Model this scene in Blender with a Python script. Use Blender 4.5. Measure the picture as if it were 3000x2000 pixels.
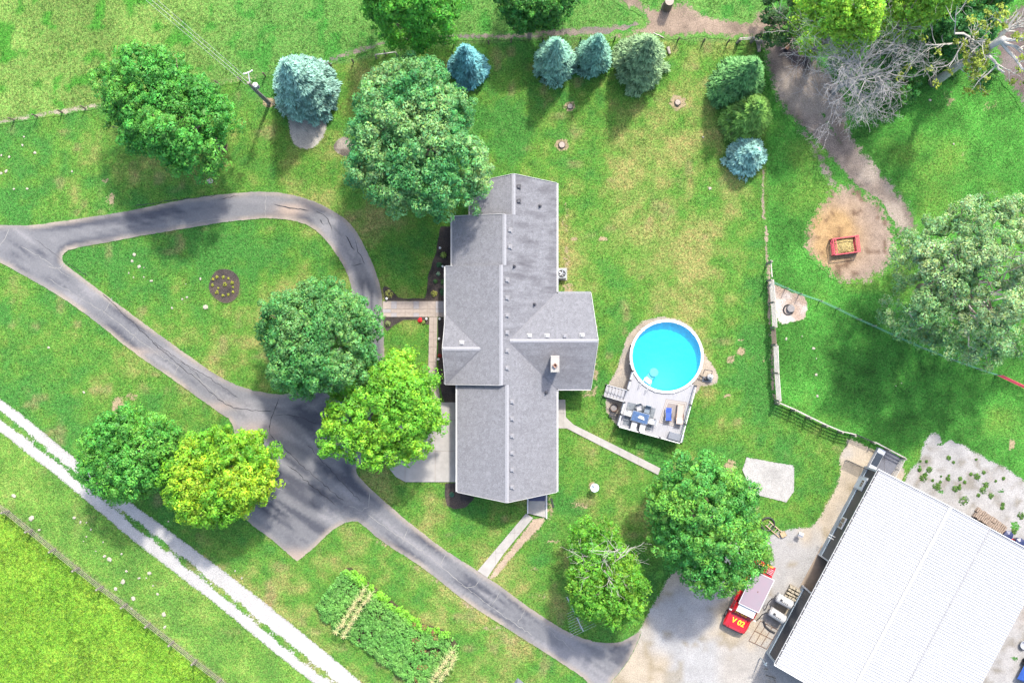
import bpy, math, random
import numpy as np
from mathutils import Vector, Matrix
from mathutils.geometry import delaunay_2d_cdt

# ------------------------------------------------------------------ scene, camera, light
for o in list(bpy.data.objects):
    bpy.data.objects.remove(o, do_unlink=True)
scene = bpy.context.scene
COL = scene.collection
S = 0.0275          # metres on the ground per photo pixel
H = 100.0           # height of the drone
SUN_EL, SUN_AZ = math.radians(56), math.radians(21)

cam_d = bpy.data.cameras.new('camera'); cam = bpy.data.objects.new('camera', cam_d); COL.objects.link(cam)
cam.location = (0, 0, H); cam.rotation_euler = (0, 0, 0)
cam_d.sensor_width = 36; cam_d.lens = 36 * H / (3000 * S); cam_d.clip_end = 5000; cam_d.clip_start = 1
scene.camera = cam

world = bpy.data.worlds.new('World'); scene.world = world; world.use_nodes = True
wn = world.node_tree.nodes; wl = world.node_tree.links
sky = wn.new('ShaderNodeTexSky'); sky.sky_type = 'NISHITA'; sky.sun_disc = False
sky.sun_elevation = SUN_EL; sky.sun_rotation = SUN_AZ; sky.air_density = 1.0; sky.dust_density = 3.0; sky.ozone_density = 1.0
bg = wn['Background']; bg.inputs['Strength'].default_value = 0.15
wl.new(sky.outputs[0], bg.inputs['Color'])

sun_d = bpy.data.lights.new('sun', 'SUN'); sun_d.energy = 2.05; sun_d.angle = math.radians(3.2); sun_d.color = (1.0, 0.95, 0.87)
sun = bpy.data.objects.new('sun', sun_d); COL.objects.link(sun)
sdir = Vector((math.sin(SUN_AZ) * math.cos(SUN_EL), math.cos(SUN_AZ) * math.cos(SUN_EL), math.sin(SUN_EL)))
sun.rotation_euler = sdir.to_track_quat('Z', 'Y').to_euler(); sun.location = sdir * 80

scene.render.engine = 'CYCLES'
scene.view_settings.view_transform = 'Standard'; scene.view_settings.look = 'None'
scene.view_settings.gamma = 1.0; scene.view_settings.use_curve_mapping = False
scene.view_settings.exposure = 1.9
scene.render.resolution_x = 1024; scene.render.resolution_y = 682
scene.cycles.max_bounces = 6; scene.cycles.transparent_max_bounces = 8

random.seed(7); RNG = np.random.default_rng(11)

# ------------------------------------------------------------------ helpers
def P(px, py, z=0.0):
    """world point at height z seen at photo pixel px,py"""
    f = (H - z) / H * S
    return Vector(((px - 1500) * f, (1000 - py) * f, z))
def PX(v):
    return np.array([P(a, b)[:2] for a, b in v])
def Z(ox, oy, pts, k=2.351):
    return [(ox + a / k, oy + b / k) for a, b in pts]

def hash2(ix, iy, seed):
    h = (ix.astype(np.int64) * 374761393 + iy.astype(np.int64) * 668265263 + seed * 974634777) & 0xffffffff
    h = ((h ^ (h >> 13)) * 1274126177) & 0xffffffff
    return ((h ^ (h >> 16)) & 0xffff) / 65535.0
def vn(x, y, sc, seed=0):
    x = np.asarray(x, float) / sc; y = np.asarray(y, float) / sc
    ix = np.floor(x); iy = np.floor(y); fx = x - ix; fy = y - iy
    fx = fx * fx * (3 - 2 * fx); fy = fy * fy * (3 - 2 * fy)
    a = hash2(ix, iy, seed); b = hash2(ix + 1, iy, seed); c = hash2(ix, iy + 1, seed); d = hash2(ix + 1, iy + 1, seed)
    return (a * (1 - fx) + b * fx) * (1 - fy) + (c * (1 - fx) + d * fx) * fy
def fbm(x, y, sc, seed=0, o=3):
    r = 0; w = 0; a = 1.0
    for i in range(o):
        r = r + a * vn(x, y, sc / 2 ** i, seed + i * 17); w += a; a *= .55
    return r / w
def sst(a, b, x):
    t = np.clip((x - a) / (b - a), 0, 1); return t * t * (3 - 2 * t)
def inpoly(x, y, poly):
    ins = np.zeros(len(x), bool); n = len(poly)
    for i in range(n):
        x1, y1 = poly[i]; x2, y2 = poly[(i + 1) % n]
        if y1 == y2: continue
        c = ((y1 > y) != (y2 > y)) & (x < (x2 - x1) * (y - y1) / (y2 - y1) + x1)
        ins ^= c
    return ins
def segdist(x, y, poly, closed=True):
    d = np.full(len(x), 1e9); n = len(poly)
    for i in range(n if closed else n - 1):
        x1, y1 = poly[i]; x2, y2 = poly[(i + 1) % n]
        dx, dy = x2 - x1, y2 - y1; l2 = dx * dx + dy * dy + 1e-12
        t = np.clip(((x - x1) * dx + (y - y1) * dy) / l2, 0, 1)
        d = np.minimum(d, np.hypot(x - x1 - t * dx, y - y1 - t * dy))
    return d

class MB:
    def __init__(s): s.v = []; s.f = []
    def add(s, vs, fs):
        b = len(s.v); s.v += [tuple(v) for v in vs]; s.f += [tuple(b + i for i in f) for f in fs]; return s
    def box(s, c, d, rz=0, m=None):
        hx, hy, hz = d[0] / 2, d[1] / 2, d[2] / 2
        vs = [Vector((x, y, z)) for z in (-hz, hz) for y in (-hy, hy) for x in (-hx, hx)]
        R = Matrix.Rotation(rz, 3, 'Z') if m is None else m
        vs = [R @ v + Vector(c) for v in vs]
        return s.add(vs, [(0, 2, 3, 1), (4, 5, 7, 6), (0, 1, 5, 4), (2, 6, 7, 3), (0, 4, 6, 2), (1, 3, 7, 5)])
    def cbox(s, c, d, b=.03, rz=0):
        """box with chamfered top edges"""
        hx, hy, hz = d[0] / 2, d[1] / 2, d[2] / 2
        R = Matrix.Rotation(rz, 3, 'Z'); vs = []
        for (k, z) in ((0, -hz), (0, hz - b), (b, hz)):
            for (sx, sy) in ((-1, -1), (1, -1), (1, 1), (-1, 1)):
                vs.append(R @ Vector((sx * (hx - k), sy * (hy - k), z)) + Vector(c))
        fs = [(3, 2, 1, 0), (8, 9, 10, 11)]
        for l in (0, 4):
            for i in range(4): fs.append((l + i, l + (i + 1) % 4, l + 4 + (i + 1) % 4, l + 4 + i))
        return s.add(vs, fs)
    def bar(s, a, b, w, h=None, up=Vector((0, 0, 1))):
        a = Vector(a); b = Vector(b); h = h or w; d = (b - a); L = d.length
        if L < 1e-6: return s
        d /= L; sd = d.cross(up)
        if sd.length < 1e-4: sd = Vector((1, 0, 0))
        sd.normalize(); u = sd.cross(d)
        vs = [p + sd * (i * w / 2) + u * (j * h / 2) for p in (a, b) for (i, j) in ((-1, -1), (1, -1), (1, 1), (-1, 1))]
        return s.add(vs, [(0, 1, 2, 3), (7, 6, 5, 4), (0, 4, 5, 1), (1, 5, 6, 2), (2, 6, 7, 3), (3, 7, 4, 0)])
    def tube(s, pts, r, n=8, cap=True):
        pts = [Vector(p) for p in pts]
        if not hasattr(r, '__len__'): r = [r] * len(pts)
        vs = []; fs = []; prev = None
        for i, p in enumerate(pts):
            d = (pts[min(i + 1, len(pts) - 1)] - pts[max(i - 1, 0)]).normalized()
            a = prev if prev is not None else (Vector((0, 0, 1)) if abs(d.z) < .9 else Vector((1, 0, 0)))
            x = (a - d * a.dot(d)).normalized(); y = d.cross(x); prev = x
            for k in range(n):
                t = 2 * math.pi * k / n; vs.append(p + (x * math.cos(t) + y * math.sin(t)) * r[i])
        for i in range(len(pts) - 1):
            for k in range(n):
                fs.append((i * n + k, i * n + (k + 1) % n, (i + 1) * n + (k + 1) % n, (i + 1) * n + k))
        if cap:
            fs.append(tuple(range(n))[::-1]); fs.append(tuple((len(pts) - 1) * n + k for k in range(n)))
        return s.add(vs, fs)
    def lathe(s, c, prof, n=24, cap=True):
        c = Vector(c); vs = []; fs = []
        for (r, z) in prof:
            for k in range(n):
                t = 2 * math.pi * k / n; vs.append(c + Vector((r * math.cos(t), r * math.sin(t), z)))
        for i in range(len(prof) - 1):
            for k in range(n): fs.append((i * n + k, i * n + (k + 1) % n, (i + 1) * n + (k + 1) % n, (i + 1) * n + k))
        if cap:
            fs.append(tuple(range(n))[::-1]); fs.append(tuple((len(prof) - 1) * n + k for k in range(n)))
        return s.add(vs, fs)
    def torus(s, c, R, r, n=24, m=8, M=None):
        vs = []; fs = []; M = M or Matrix.Identity(3); c = Vector(c)
        for i in range(n):
            t = 2 * math.pi * i / n
            for k in range(m):
                q = 2 * math.pi * k / m; rr = R + r * math.cos(q)
                vs.append(c + M @ Vector((rr * math.cos(t), rr * math.sin(t), r * math.sin(q))))
        for i in range(n):
            for k in range(m):
                fs.append((i * m + k, ((i + 1) % n) * m + k, ((i + 1) % n) * m + (k + 1) % m, i * m + (k + 1) % m))
        return s.add(vs, fs)
    def prism(s, poly, z0, z1):
        n = len(poly)
        a = sum(poly[i][0] * poly[(i + 1) % n][1] - poly[(i + 1) % n][0] * poly[i][1] for i in range(n))
        if a < 0: poly = poly[::-1]
        vs = [(x, y, z0) for x, y in poly] + [(x, y, z1) for x, y in poly]
        fs = [tuple(range(n))[::-1], tuple(range(n, 2 * n))] + [(i, (i + 1) % n, n + (i + 1) % n, n + i) for i in range(n)]
        return s.add(vs, fs)
    def ico(s, c, r, sq=(1, 1, 1), jit=.25, rnd=random):
        t = (1 + 5 ** .5) / 2
        V = [(-1, t, 0), (1, t, 0), (-1, -t, 0), (1, -t, 0), (0, -1, t), (0, 1, t), (0, -1, -t), (0, 1, -t), (t, 0, -1), (t, 0, 1), (-t, 0, -1), (-t, 0, 1)]
        F = [(0, 11, 5), (0, 5, 1), (0, 1, 7), (0, 7, 10), (0, 10, 11), (1, 5, 9), (5, 11, 4), (11, 10, 2), (10, 7, 6), (7, 1, 8), (3, 9, 4), (3, 4, 2), (3, 2, 6), (3, 6, 8), (3, 8, 9), (4, 9, 5), (2, 4, 11), (6, 2, 10), (8, 6, 7), (9, 8, 1)]
        vs = []
        for v in V:
            k = r / 1.9 * (1 + rnd.uniform(-jit, jit)); vs.append((c[0] + v[0] * k * sq[0], c[1] + v[1] * k * sq[1], c[2] + v[2] * k * sq[2]))
        return s.add(vs, F)
    def build(s, name, m, parent=None, world=False, smooth=False):
        v = s.v
        if world and parent is not None:
            r = parent
            while r.parent: r = r.parent
            l = r.location; v = [(a - l.x, b - l.y, c - l.z) for a, b, c in v]
        me = bpy.data.meshes.new(name); me.from_pydata(v, [], s.f); me.update()
        if smooth: me.polygons.foreach_set('use_smooth', [True] * len(me.polygons))
        return link(name, me, m, parent)

def link(name, me, m, parent=None):
    o = bpy.data.objects.new(name, me); COL.objects.link(o)
    if m is not None: me.materials.append(m)
    if parent is not None: o.parent = parent
    return o
def tag(o, label=None, cat=None, group=None, kind=None):
    if label: o['label'] = label
    if cat: o['category'] = cat
    if group: o['group'] = group
    if kind: o['kind'] = kind
    return o
def thing(name, loc, label, cat, group=None, rz=0):
    o = bpy.data.objects.new(name, None); COL.objects.link(o); o.location = loc; o.rotation_euler = (0, 0, rz)
    o.empty_display_size = .2
    return tag(o, label, cat, group)
def copy_tree(o, parent=None):
    c = o.copy(); COL.objects.link(c); c.parent = parent
    for ch in [k for k in bpy.data.objects if k.parent == o]: copy_tree(ch, c)
    return c

# ------------------------------------------------------------------ materials
def newmat(name):
    m = bpy.data.materials.new(name); m.use_nodes = True
    nt = m.node_tree; return m, nt, nt.nodes, nt.links, nt.nodes['Principled BSDF']
def mk(name, col, rough=.7, var=.18, sc=6.0, metal=0.0, bump=0.0, bsc=40, spec=.4, col2=None, stretch=None):
    m, nt, N, L, b = newmat(name)
    tc = N.new('ShaderNodeTexCoord'); src = tc.outputs['Object']
    if stretch:
        mp = N.new('ShaderNodeMapping'); mp.inputs['Scale'].default_value = stretch; L.new(src, mp.inputs[0]); src = mp.outputs[0]
    n = N.new('ShaderNodeTexNoise'); n.inputs['Scale'].default_value = sc; n.inputs['Detail'].default_value = 6; n.inputs['Roughness'].default_value = .65
    L.new(src, n.inputs['Vector'])
    rp = N.new('ShaderNodeValToRGB'); rp.color_ramp.elements[0].position = .28; rp.color_ramp.elements[1].position = .72
    c2 = col2 or tuple(min(1, c * (1 + var)) for c in col); c1 = col if col2 else tuple(c * (1 - var) for c in col)
    rp.color_ramp.elements[0].color = (*c1, 1); rp.color_ramp.elements[1].color = (*c2, 1)
    L.new(n.outputs['Fac'], rp.inputs[0]); L.new(rp.outputs[0], b.inputs['Base Color'])
    b.inputs['Roughness'].default_value = rough; b.inputs['Metallic'].default_value = metal
    b.inputs['Specular IOR Level'].default_value = spec
    if bump:
        n2 = N.new('ShaderNodeTexNoise'); n2.inputs['Scale'].default_value = bsc; n2.inputs['Detail'].default_value = 4; L.new(tc.outputs['Object'], n2.inputs['Vector'])
        bp = N.new('ShaderNodeBump'); bp.inputs['Strength'].default_value = bump; bp.inputs['Distance'].default_value = .03
        L.new(n2.outputs['Fac'], bp.inputs['Height']); L.new(bp.outputs[0], b.inputs['Normal'])
    return m
def leafmat(name, trans=.24, rough=.55, amp=.35):
    m, nt, N, L, b = newmat(name)
    a = N.new('ShaderNodeAttribute'); a.attribute_name = 'col'
    tc = N.new('ShaderNodeTexCoord')
    n = N.new('ShaderNodeTexNoise'); n.inputs['Scale'].default_value = 5; n.inputs['Detail'].default_value = 3; L.new(tc.outputs['Object'], n.inputs['Vector'])
    mr = N.new('ShaderNodeMapRange'); mr.inputs[1].default_value = .25; mr.inputs[2].default_value = .75; mr.inputs[3].default_value = 1 - amp; mr.inputs[4].default_value = 1 + amp
    L.new(n.outputs['Fac'], mr.inputs[0])
    mu = N.new('ShaderNodeVectorMath'); mu.operation = 'SCALE'; L.new(a.outputs['Color'], mu.inputs[0]); L.new(mr.outputs[0], mu.inputs['Scale'])
    L.new(mu.outputs[0], b.inputs['Base Color']); b.inputs['Roughness'].default_value = rough; b.inputs['Specular IOR Level'].default_value = .25
    t = N.new('ShaderNodeBsdfTranslucent'); L.new(mu.outputs[0], t.inputs['Color'])
    mx = N.new('ShaderNodeMixShader'); mx.inputs[0].default_value = trans
    L.new(b.outputs[0], mx.inputs[1]); L.new(t.outputs[0], mx.inputs[2]); L.new(mx.outputs[0], N['Material Output'].inputs[0])
    return m
def terrain_mat(name, es=2.6, gs=9.0, ga=.9, ds=11.0, da=.58, rag=1.0, bump=.6, rough=.9, spec=.15):
    """grass colour / bare colour from the mesh, ragged border between them and fine grain from noise"""
    m, nt, N, L, b = newmat(name)
    tc = N.new('ShaderNodeTexCoord'); ob = tc.outputs['Object']
    def att(n):
        a = N.new('ShaderNodeAttribute'); a.attribute_name = n; return a
    def noise(sc, det=4, ro=.6):
        n = N.new('ShaderNodeTexNoise'); n.inputs['Scale'].default_value = sc; n.inputs['Detail'].default_value = det; n.inputs['Roughness'].default_value = ro
        L.new(ob, n.inputs['Vector']); return n.outputs['Fac']
    def mr(s, a, b_, c, d):
        q = N.new('ShaderNodeMapRange'); q.inputs[1].default_value = a; q.inputs[2].default_value = b_; q.inputs[3].default_value = c; q.inputs[4].default_value = d
        L.new(s, q.inputs[0]); return q.outputs[0]
    def scale(c, f):
        q = N.new('ShaderNodeVectorMath'); q.operation = 'SCALE'; L.new(c, q.inputs[0]); L.new(f, q.inputs['Scale']); return q.outputs[0]
    ng = noise(gs, 5, .75); nm = noise(es, 5, .7)
    g0 = scale(att('gcol').outputs['Color'], mr(ng, .3, .7, 1 - ga, 1 + ga))
    # some blades are drier than their neighbours
    dry = N.new('ShaderNodeMix'); dry.data_type = 'RGBA'; dry.blend_type = 'MULTIPLY'; L.new(mr(noise(3.1, 6, .8), .45, .68, 0, 1), dry.inputs[0])
    L.new(g0, dry.inputs[6]); dry.inputs[7].default_value = (1.75, 1.06, 1.5, 1)
    d0 = scale(att('dcol').outputs['Color'], mr(noise(ds, 6, .8), .3, .7, 1 - da, 1 + da))
    ad = N.new('ShaderNodeMath'); ad.operation = 'ADD'; L.new(att('dw').outputs['Fac'], ad.inputs[0]); L.new(mr(nm, .2, .8, -.5 * rag, .5 * rag), ad.inputs[1])
    ad2 = N.new('ShaderNodeMath'); ad2.operation = 'ADD'; L.new(ad.outputs[0], ad2.inputs[0]); L.new(mr(ng, .2, .8, -.3 * rag, .3 * rag), ad2.inputs[1])
    fac = mr(ad2.outputs[0], .4, .62, 0, 1)
    mx = N.new('ShaderNodeMix'); mx.data_type = 'RGBA'; L.new(fac, mx.inputs[0]); L.new(dry.outputs[2], mx.inputs[6]); L.new(d0, mx.inputs[7])
    L.new(mx.outputs[2], b.inputs['Base Color']); b.inputs['Roughness'].default_value = rough; b.inputs['Specular IOR Level'].default_value = spec
    if bump:
        bp = N.new('ShaderNodeBump'); bp.inputs['Strength'].default_value = bump; bp.inputs['Distance'].default_value = .06
        L.new(ng, bp.inputs['Height']); L.new(bp.outputs[0], b.inputs['Normal'])
    return m

M = {}
M['terrain'] = terrain_mat('terrain')
M['gravel'] = terrain_mat('gravel', es=4.5, ds=13, da=.42, rag=.9, bump=.5)
M['asphalt'] = terrain_mat('asphalt', ds=7, da=.16, rag=.5, bump=.15, rough=.8, spec=.3)
M['mulch'] = terrain_mat('mulch', ds=22, da=.8, rag=.35, bump=.8)
M['leaf'] = leafmat('leaf'); M['needle'] = leafmat('needle', trans=.12, rough=.6, amp=.25); M['grassblade'] = leafmat('grassblade', trans=.25, amp=.3)
M['bark'] = mk('bark', (.16, .125, .1), .9, .4, 9, bump=.6, bsc=18, stretch=(1, 1, .25))
M['deadwood'] = mk('deadwood', (.27, .255, .245), .85, .3, 6, bump=.3)
M['palewood'] = mk('palewood', (.33, .31, .275), .85, .25, 5, bump=.3)
M['oldwood'] = mk('oldwood', (.19, .168, .14), .85, .35, 7, bump=.3, stretch=(1, 1, 1))
M['postwood'] = mk('postwood', (.13, .1, .075), .9, .35, 9, bump=.3)
M['newwood'] = mk('newwood', (.29, .22, .13), .8, .2, 6, bump=.2)
M['concrete'] = mk('concrete', (.235, .222, .203), .85, .13, 1.6, bump=.15, bsc=60)
M['tanconcrete'] = mk('tanconcrete', (.19, .15, .112), .9, .15, 2.5, bump=.15, bsc=60)
M['greyslab'] = mk('greyslab', (.1, .104, .122), .8, .15, 1.5, bump=.1)
M['white'] = mk('white_paint', (.42, .42, .415), .45, .05, 3)
M['whitemetal'] = mk('white_metal_roof', (.29, .292, .295), .55, .05, 1.2, spec=.15)
M['gutter'] = mk('gutter_white', (.36, .36, .355), .4, .08, 3)
M['darkgutter'] = mk('gutter_inside', (.05, .05, .055), .6, .2, 5)
M['siding'] = mk('dark_siding', (.042, .047, .056), .5, .15, 1.2)
M['wainscot'] = mk('wainscot', (.2, .245, .28), .45, .1, 2)
M['trimgrey'] = mk('trim_grey', (.33, .34, .36), .45, .1, 4)
M['doorblue'] = mk('door_blue_grey', (.36, .42, .46), .4, .06, 3)
M['glass'] = mk('dark_glass', (.015, .02, .025), .08, .1, 2, spec=.6)
M['black'] = mk('black_rubber', (.016, .016, .018), .6, .25, 8)
M['blackmetal'] = mk('black_metal', (.022, .022, .024), .4, .2, 8)
M['steel'] = mk('steel', (.45, .46, .47), .35, .12, 6, metal=.7)
M['galv'] = mk('galvanised', (.3, .31, .32), .4, .15, 8, metal=.3)
M['brick'] = mk('brick_wall', (.25, .15, .11), .85, .2, 14, bump=.3)
M['redpaint'] = mk('red_paint', (.4, .008, .014), .22, .12, 2.5, spec=.6)
M['redfeeder'] = mk('red_feeder_paint', (.38, .04, .06), .5, .2, 5)
M['reddark'] = mk('dark_red', (.2, .008, .012), .4, .2, 4)
M['yellow'] = mk('yellow_paint', (.75, .5, .02), .5, .08, 5)
M['orange'] = mk('orange_hose', (.7, .3, .05), .6, .2, 8)
M['lid'] = mk('faded_pink_lid', (.165, .145, .165), .5, .1, .9, col2=(.2, .14, .165))
M['tank'] = mk('tank_white', (.31, .31, .305), .4, .1, 4)
M['navy'] = mk('navy_plastic', (.012, .018, .06), .35, .2, 4)
M['tarp'] = mk('blue_tarp', (.03, .09, .35), .5, .3, 3, bump=.3, bsc=8)
M['liner'] = mk('pool_liner', (.014, .48, .62), .5, .14, 3.5)  # mottled tone imitates ripple light on the pool bottom
M['bluefab'] = mk('blue_fabric', (.015, .05, .26), .7, .2, 9)
M['cushion'] = mk('beige_cushion', (.27, .22, .19), .8, .06, 8)
M['chairmesh'] = mk('grey_chair_mesh', (.24, .24, .245), .7, .08, 10)
M['tabletop'] = mk('blue_glass_table', (.035, .07, .14), .12, .35, 6, spec=.6)
M['rugblue'] = mk('patterned_rug', (.04, .055, .075), .9, .5, 5, col2=(.17, .18, .185))
M['rugbeige'] = mk('beige_rug', (.165, .142, .134), .9, .08, 6)
M['rugband'] = mk('rug_band', (.26, .245, .225), .9, .08, 6)
M['deckbox'] = mk('grey_resin', (.12, .13, .15), .55, .1, 8)
M['board'] = mk('deck_board', (.225, .225, .235), .7, .07, 4, stretch=(1, .2, 1))
M['pitrust'] = mk('rusty_steel', (.1, .05, .03), .8, .4, 9)
M['ash'] = mk('ash', (.16, .15, .145), .95, .3, 14)
M['hay'] = mk('hay', (.27, .21, .085), .95, .35, 16, bump=.8, bsc=30)
M['stone'] = mk('pale_stone', (.26, .24, .19), .9, .2, 12, bump=.5)
M['block'] = mk('tan_block', (.25, .22, .165), .85, .25, 12, bump=.4)
M['firewood'] = mk('firewood', (.12, .085, .065), .9, .5, 9, col2=(.26, .21, .165), bump=.4)
M['paver'] = mk('paver', (.235, .195, .165), .85, .15, 5, bump=.2)
M['paver2'] = mk('grey_paver', (.215, .2, .2), .85, .15, 5, bump=.2)
M['redflower'] = mk('red_flower', (.55, .015, .02), .7, .3, 14)
M['cut'] = mk('cut_wood', (.25, .21, .175), .9, .25, 12, bump=.3)
M['greenmesh'] = mk('green_wire_mesh', (.08, .22, .16), .6, .2, 6)
M['oliveac'] = mk('ac_grey', (.22, .24, .25), .5, .15, 6)
M['greyroof'] = None
# ------------------------------------------------------------------ ground colours (surface colours, by place)
FENCE_NW = [(-200, 395), (42, 352), (110, 342), (183, 330), (251, 319), (440, 285), (640, 243), (706, 232), (778, 221), (970, 191), (1036, 183), (1170, 150), (1300, 135), (1432, 128), (1497, 123), (1700, 118), (2215, 122)]
GA = np.array
def gcol(x, y):
    px = x / S + 1500; py = 1000 - y / S
    n1 = fbm(x, y, 7.0, 1, 4); n2 = fbm(x, y, 2.2, 5, 3); n3 = fbm(x, y, .8, 9, 2)
    lush = GA([.028, .110, .011]); mid = GA([.050, .132, .011]); dry = GA([.112, .148, .024]); brown = GA([.135, .120, .036])
    dryness = .36 + 1.25 * (n1 - .5) + 1.05 * (n2 - .5) + .85 * (n3 - .5)
    def blob(cx, cy, rx, ry, a):
        return a * np.exp(-(((px - cx) / rx) ** 2 + ((py - cy) / ry) ** 2))
    dryness = dryness + blob(1850, 600, 330, 270, .38) + blob(1250, 1800, 330, 130, .3) + blob(330, 480, 320, 110, .22) + blob(350, 1020, 350, 160, .12) \
        + blob(2100, 1050, 110, 260, .22) + blob(1680, 780, 60, 160, .3) - blob(1450, 250, 260, 170, .3) - blob(850, 720, 130, 60, .1) - blob(480, 760, 160, 90, .2) \
        - blob(1180, 760, 70, 110, .35) + blob(1190, 990, 60, 70, .25) - blob(2200, 950, 80, 200, .05) + blob(1160, 1480, 110, 80, .1) + blob(1640, 1300, 90, 70, .1) + blob(1090, 660, 70, 50, .2)
    d = np.clip(dryness, 0, 1.15)[:, None]
    c = np.where(d < .5, lush + (mid - lush) * (d / .5), mid + (dry - mid) * ((d - .5) / .5))
    mow = 1 + .07 * np.sin((x * .57 + y * .82) * 2 * math.pi / 1.3 + 1.5 * n1) * sst(.3, .6, fbm(x, y, 9, 71, 2)); c = c * mow[:, None]  # mowing stripes: sheen of bent blades painted into the lawn colour
    bs = sst(.70, .84, fbm(x, y, 1.3, 33, 2) + .12 * (n1 - .5))[:, None] * .45
    c = c * (1 - bs) + brown * bs
    # pasture beyond the north fence
    fy = np.interp(px, [a for a, b in FENCE_NW], [b for a, b in FENCE_NW])
    w = sst(6, -10, py - fy)[:, None]
    past = GA([.082, .160, .020]) * (1 + .55 * (n2 - .5) + .5 * (n1 - .5))[:, None]
    tuft = sst(.62, .72, fbm(x, y, 1.1, 77, 2))[:, None]
    past = past * (1 - tuft) + GA([.03, .13, .008]) * tuft
    g2 = sst(430, 800, px)[:, None]
    past = past * (1 - .55 * g2) + GA([.028, .125, .014]) * .55 * g2
    c = c * (1 - w) + past * w
    # east paddock
    ex = np.interp(py, [0, 120, 760, 1170, 1275, 1400], [2240, 2240, 2248, 2270, 2470, 2700])
    w = sst(-8, 8, px - ex)[:, None]
    pad = GA([.032, .132, .011]) * (1 + .9 * (n2 - .5) + .7 * (n1 - .5) + .5 * (n3 - .5))[:, None]
    yl = sst(.5, .68, n1 * .6 + fbm(x, y, 3.0, 55, 2) * .4)[:, None]
    pad = pad * (1 - yl * .75) + GA([.07, .155, .014]) * yl * .75
    c = c * (1 - w) + pad * w
    # field beyond the south-west fence
    w = sst(-6, 12, (py - 1490 - px * .785))[:, None]
    fld = GA([.092, .195, .010]) * (1 + .4 * (n3 - .5) + .4 * (n2 - .5))[:, None]
    fl2 = sst(.45, .62, fbm(x, y, 2.6, 88, 3))[:, None]
    fld = fld * (1 - fl2 * .6) + GA([.07, .18, .008]) * fl2 * .6
    c = c * (1 - w) + fld * w
    # verge of the lane
    w = (sst(-14, 10, py - 1250 - px * .805) * (1 - sst(-6, 12, (py - 1490 - px * .785))))[:, None] * .55
    vg = GA([.078, .165, .016]) * (1 + .7 * (n2 - .5) + .5 * (n3 - .5))[:, None]
    c = c * (1 - w) + vg * w
    w = np.exp(-((py - 1484 - px * .785) / 8) ** 2)[:, None] * .6
    c = c * (1 - w) + GA([.13, .115, .045]) * w
    return np.clip(c * GA([.98, 1.0, 1.5]), .003, .6)

def setattrs(me, xy, dcol, dw):
    n = len(xy)
    for nm, c in (('gcol', gcol(xy[:, 0], xy[:, 1])), ('dcol', dcol)):
        a = me.attributes.new(nm, 'FLOAT_COLOR', 'POINT'); q = np.ones((n, 4), np.float32); q[:, :3] = c; a.data.foreach_set('color', q.ravel())
    a = me.attributes.new('dw', 'FLOAT', 'POINT'); a.data.foreach_set('value', np.asarray(dw, np.float32))

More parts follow.
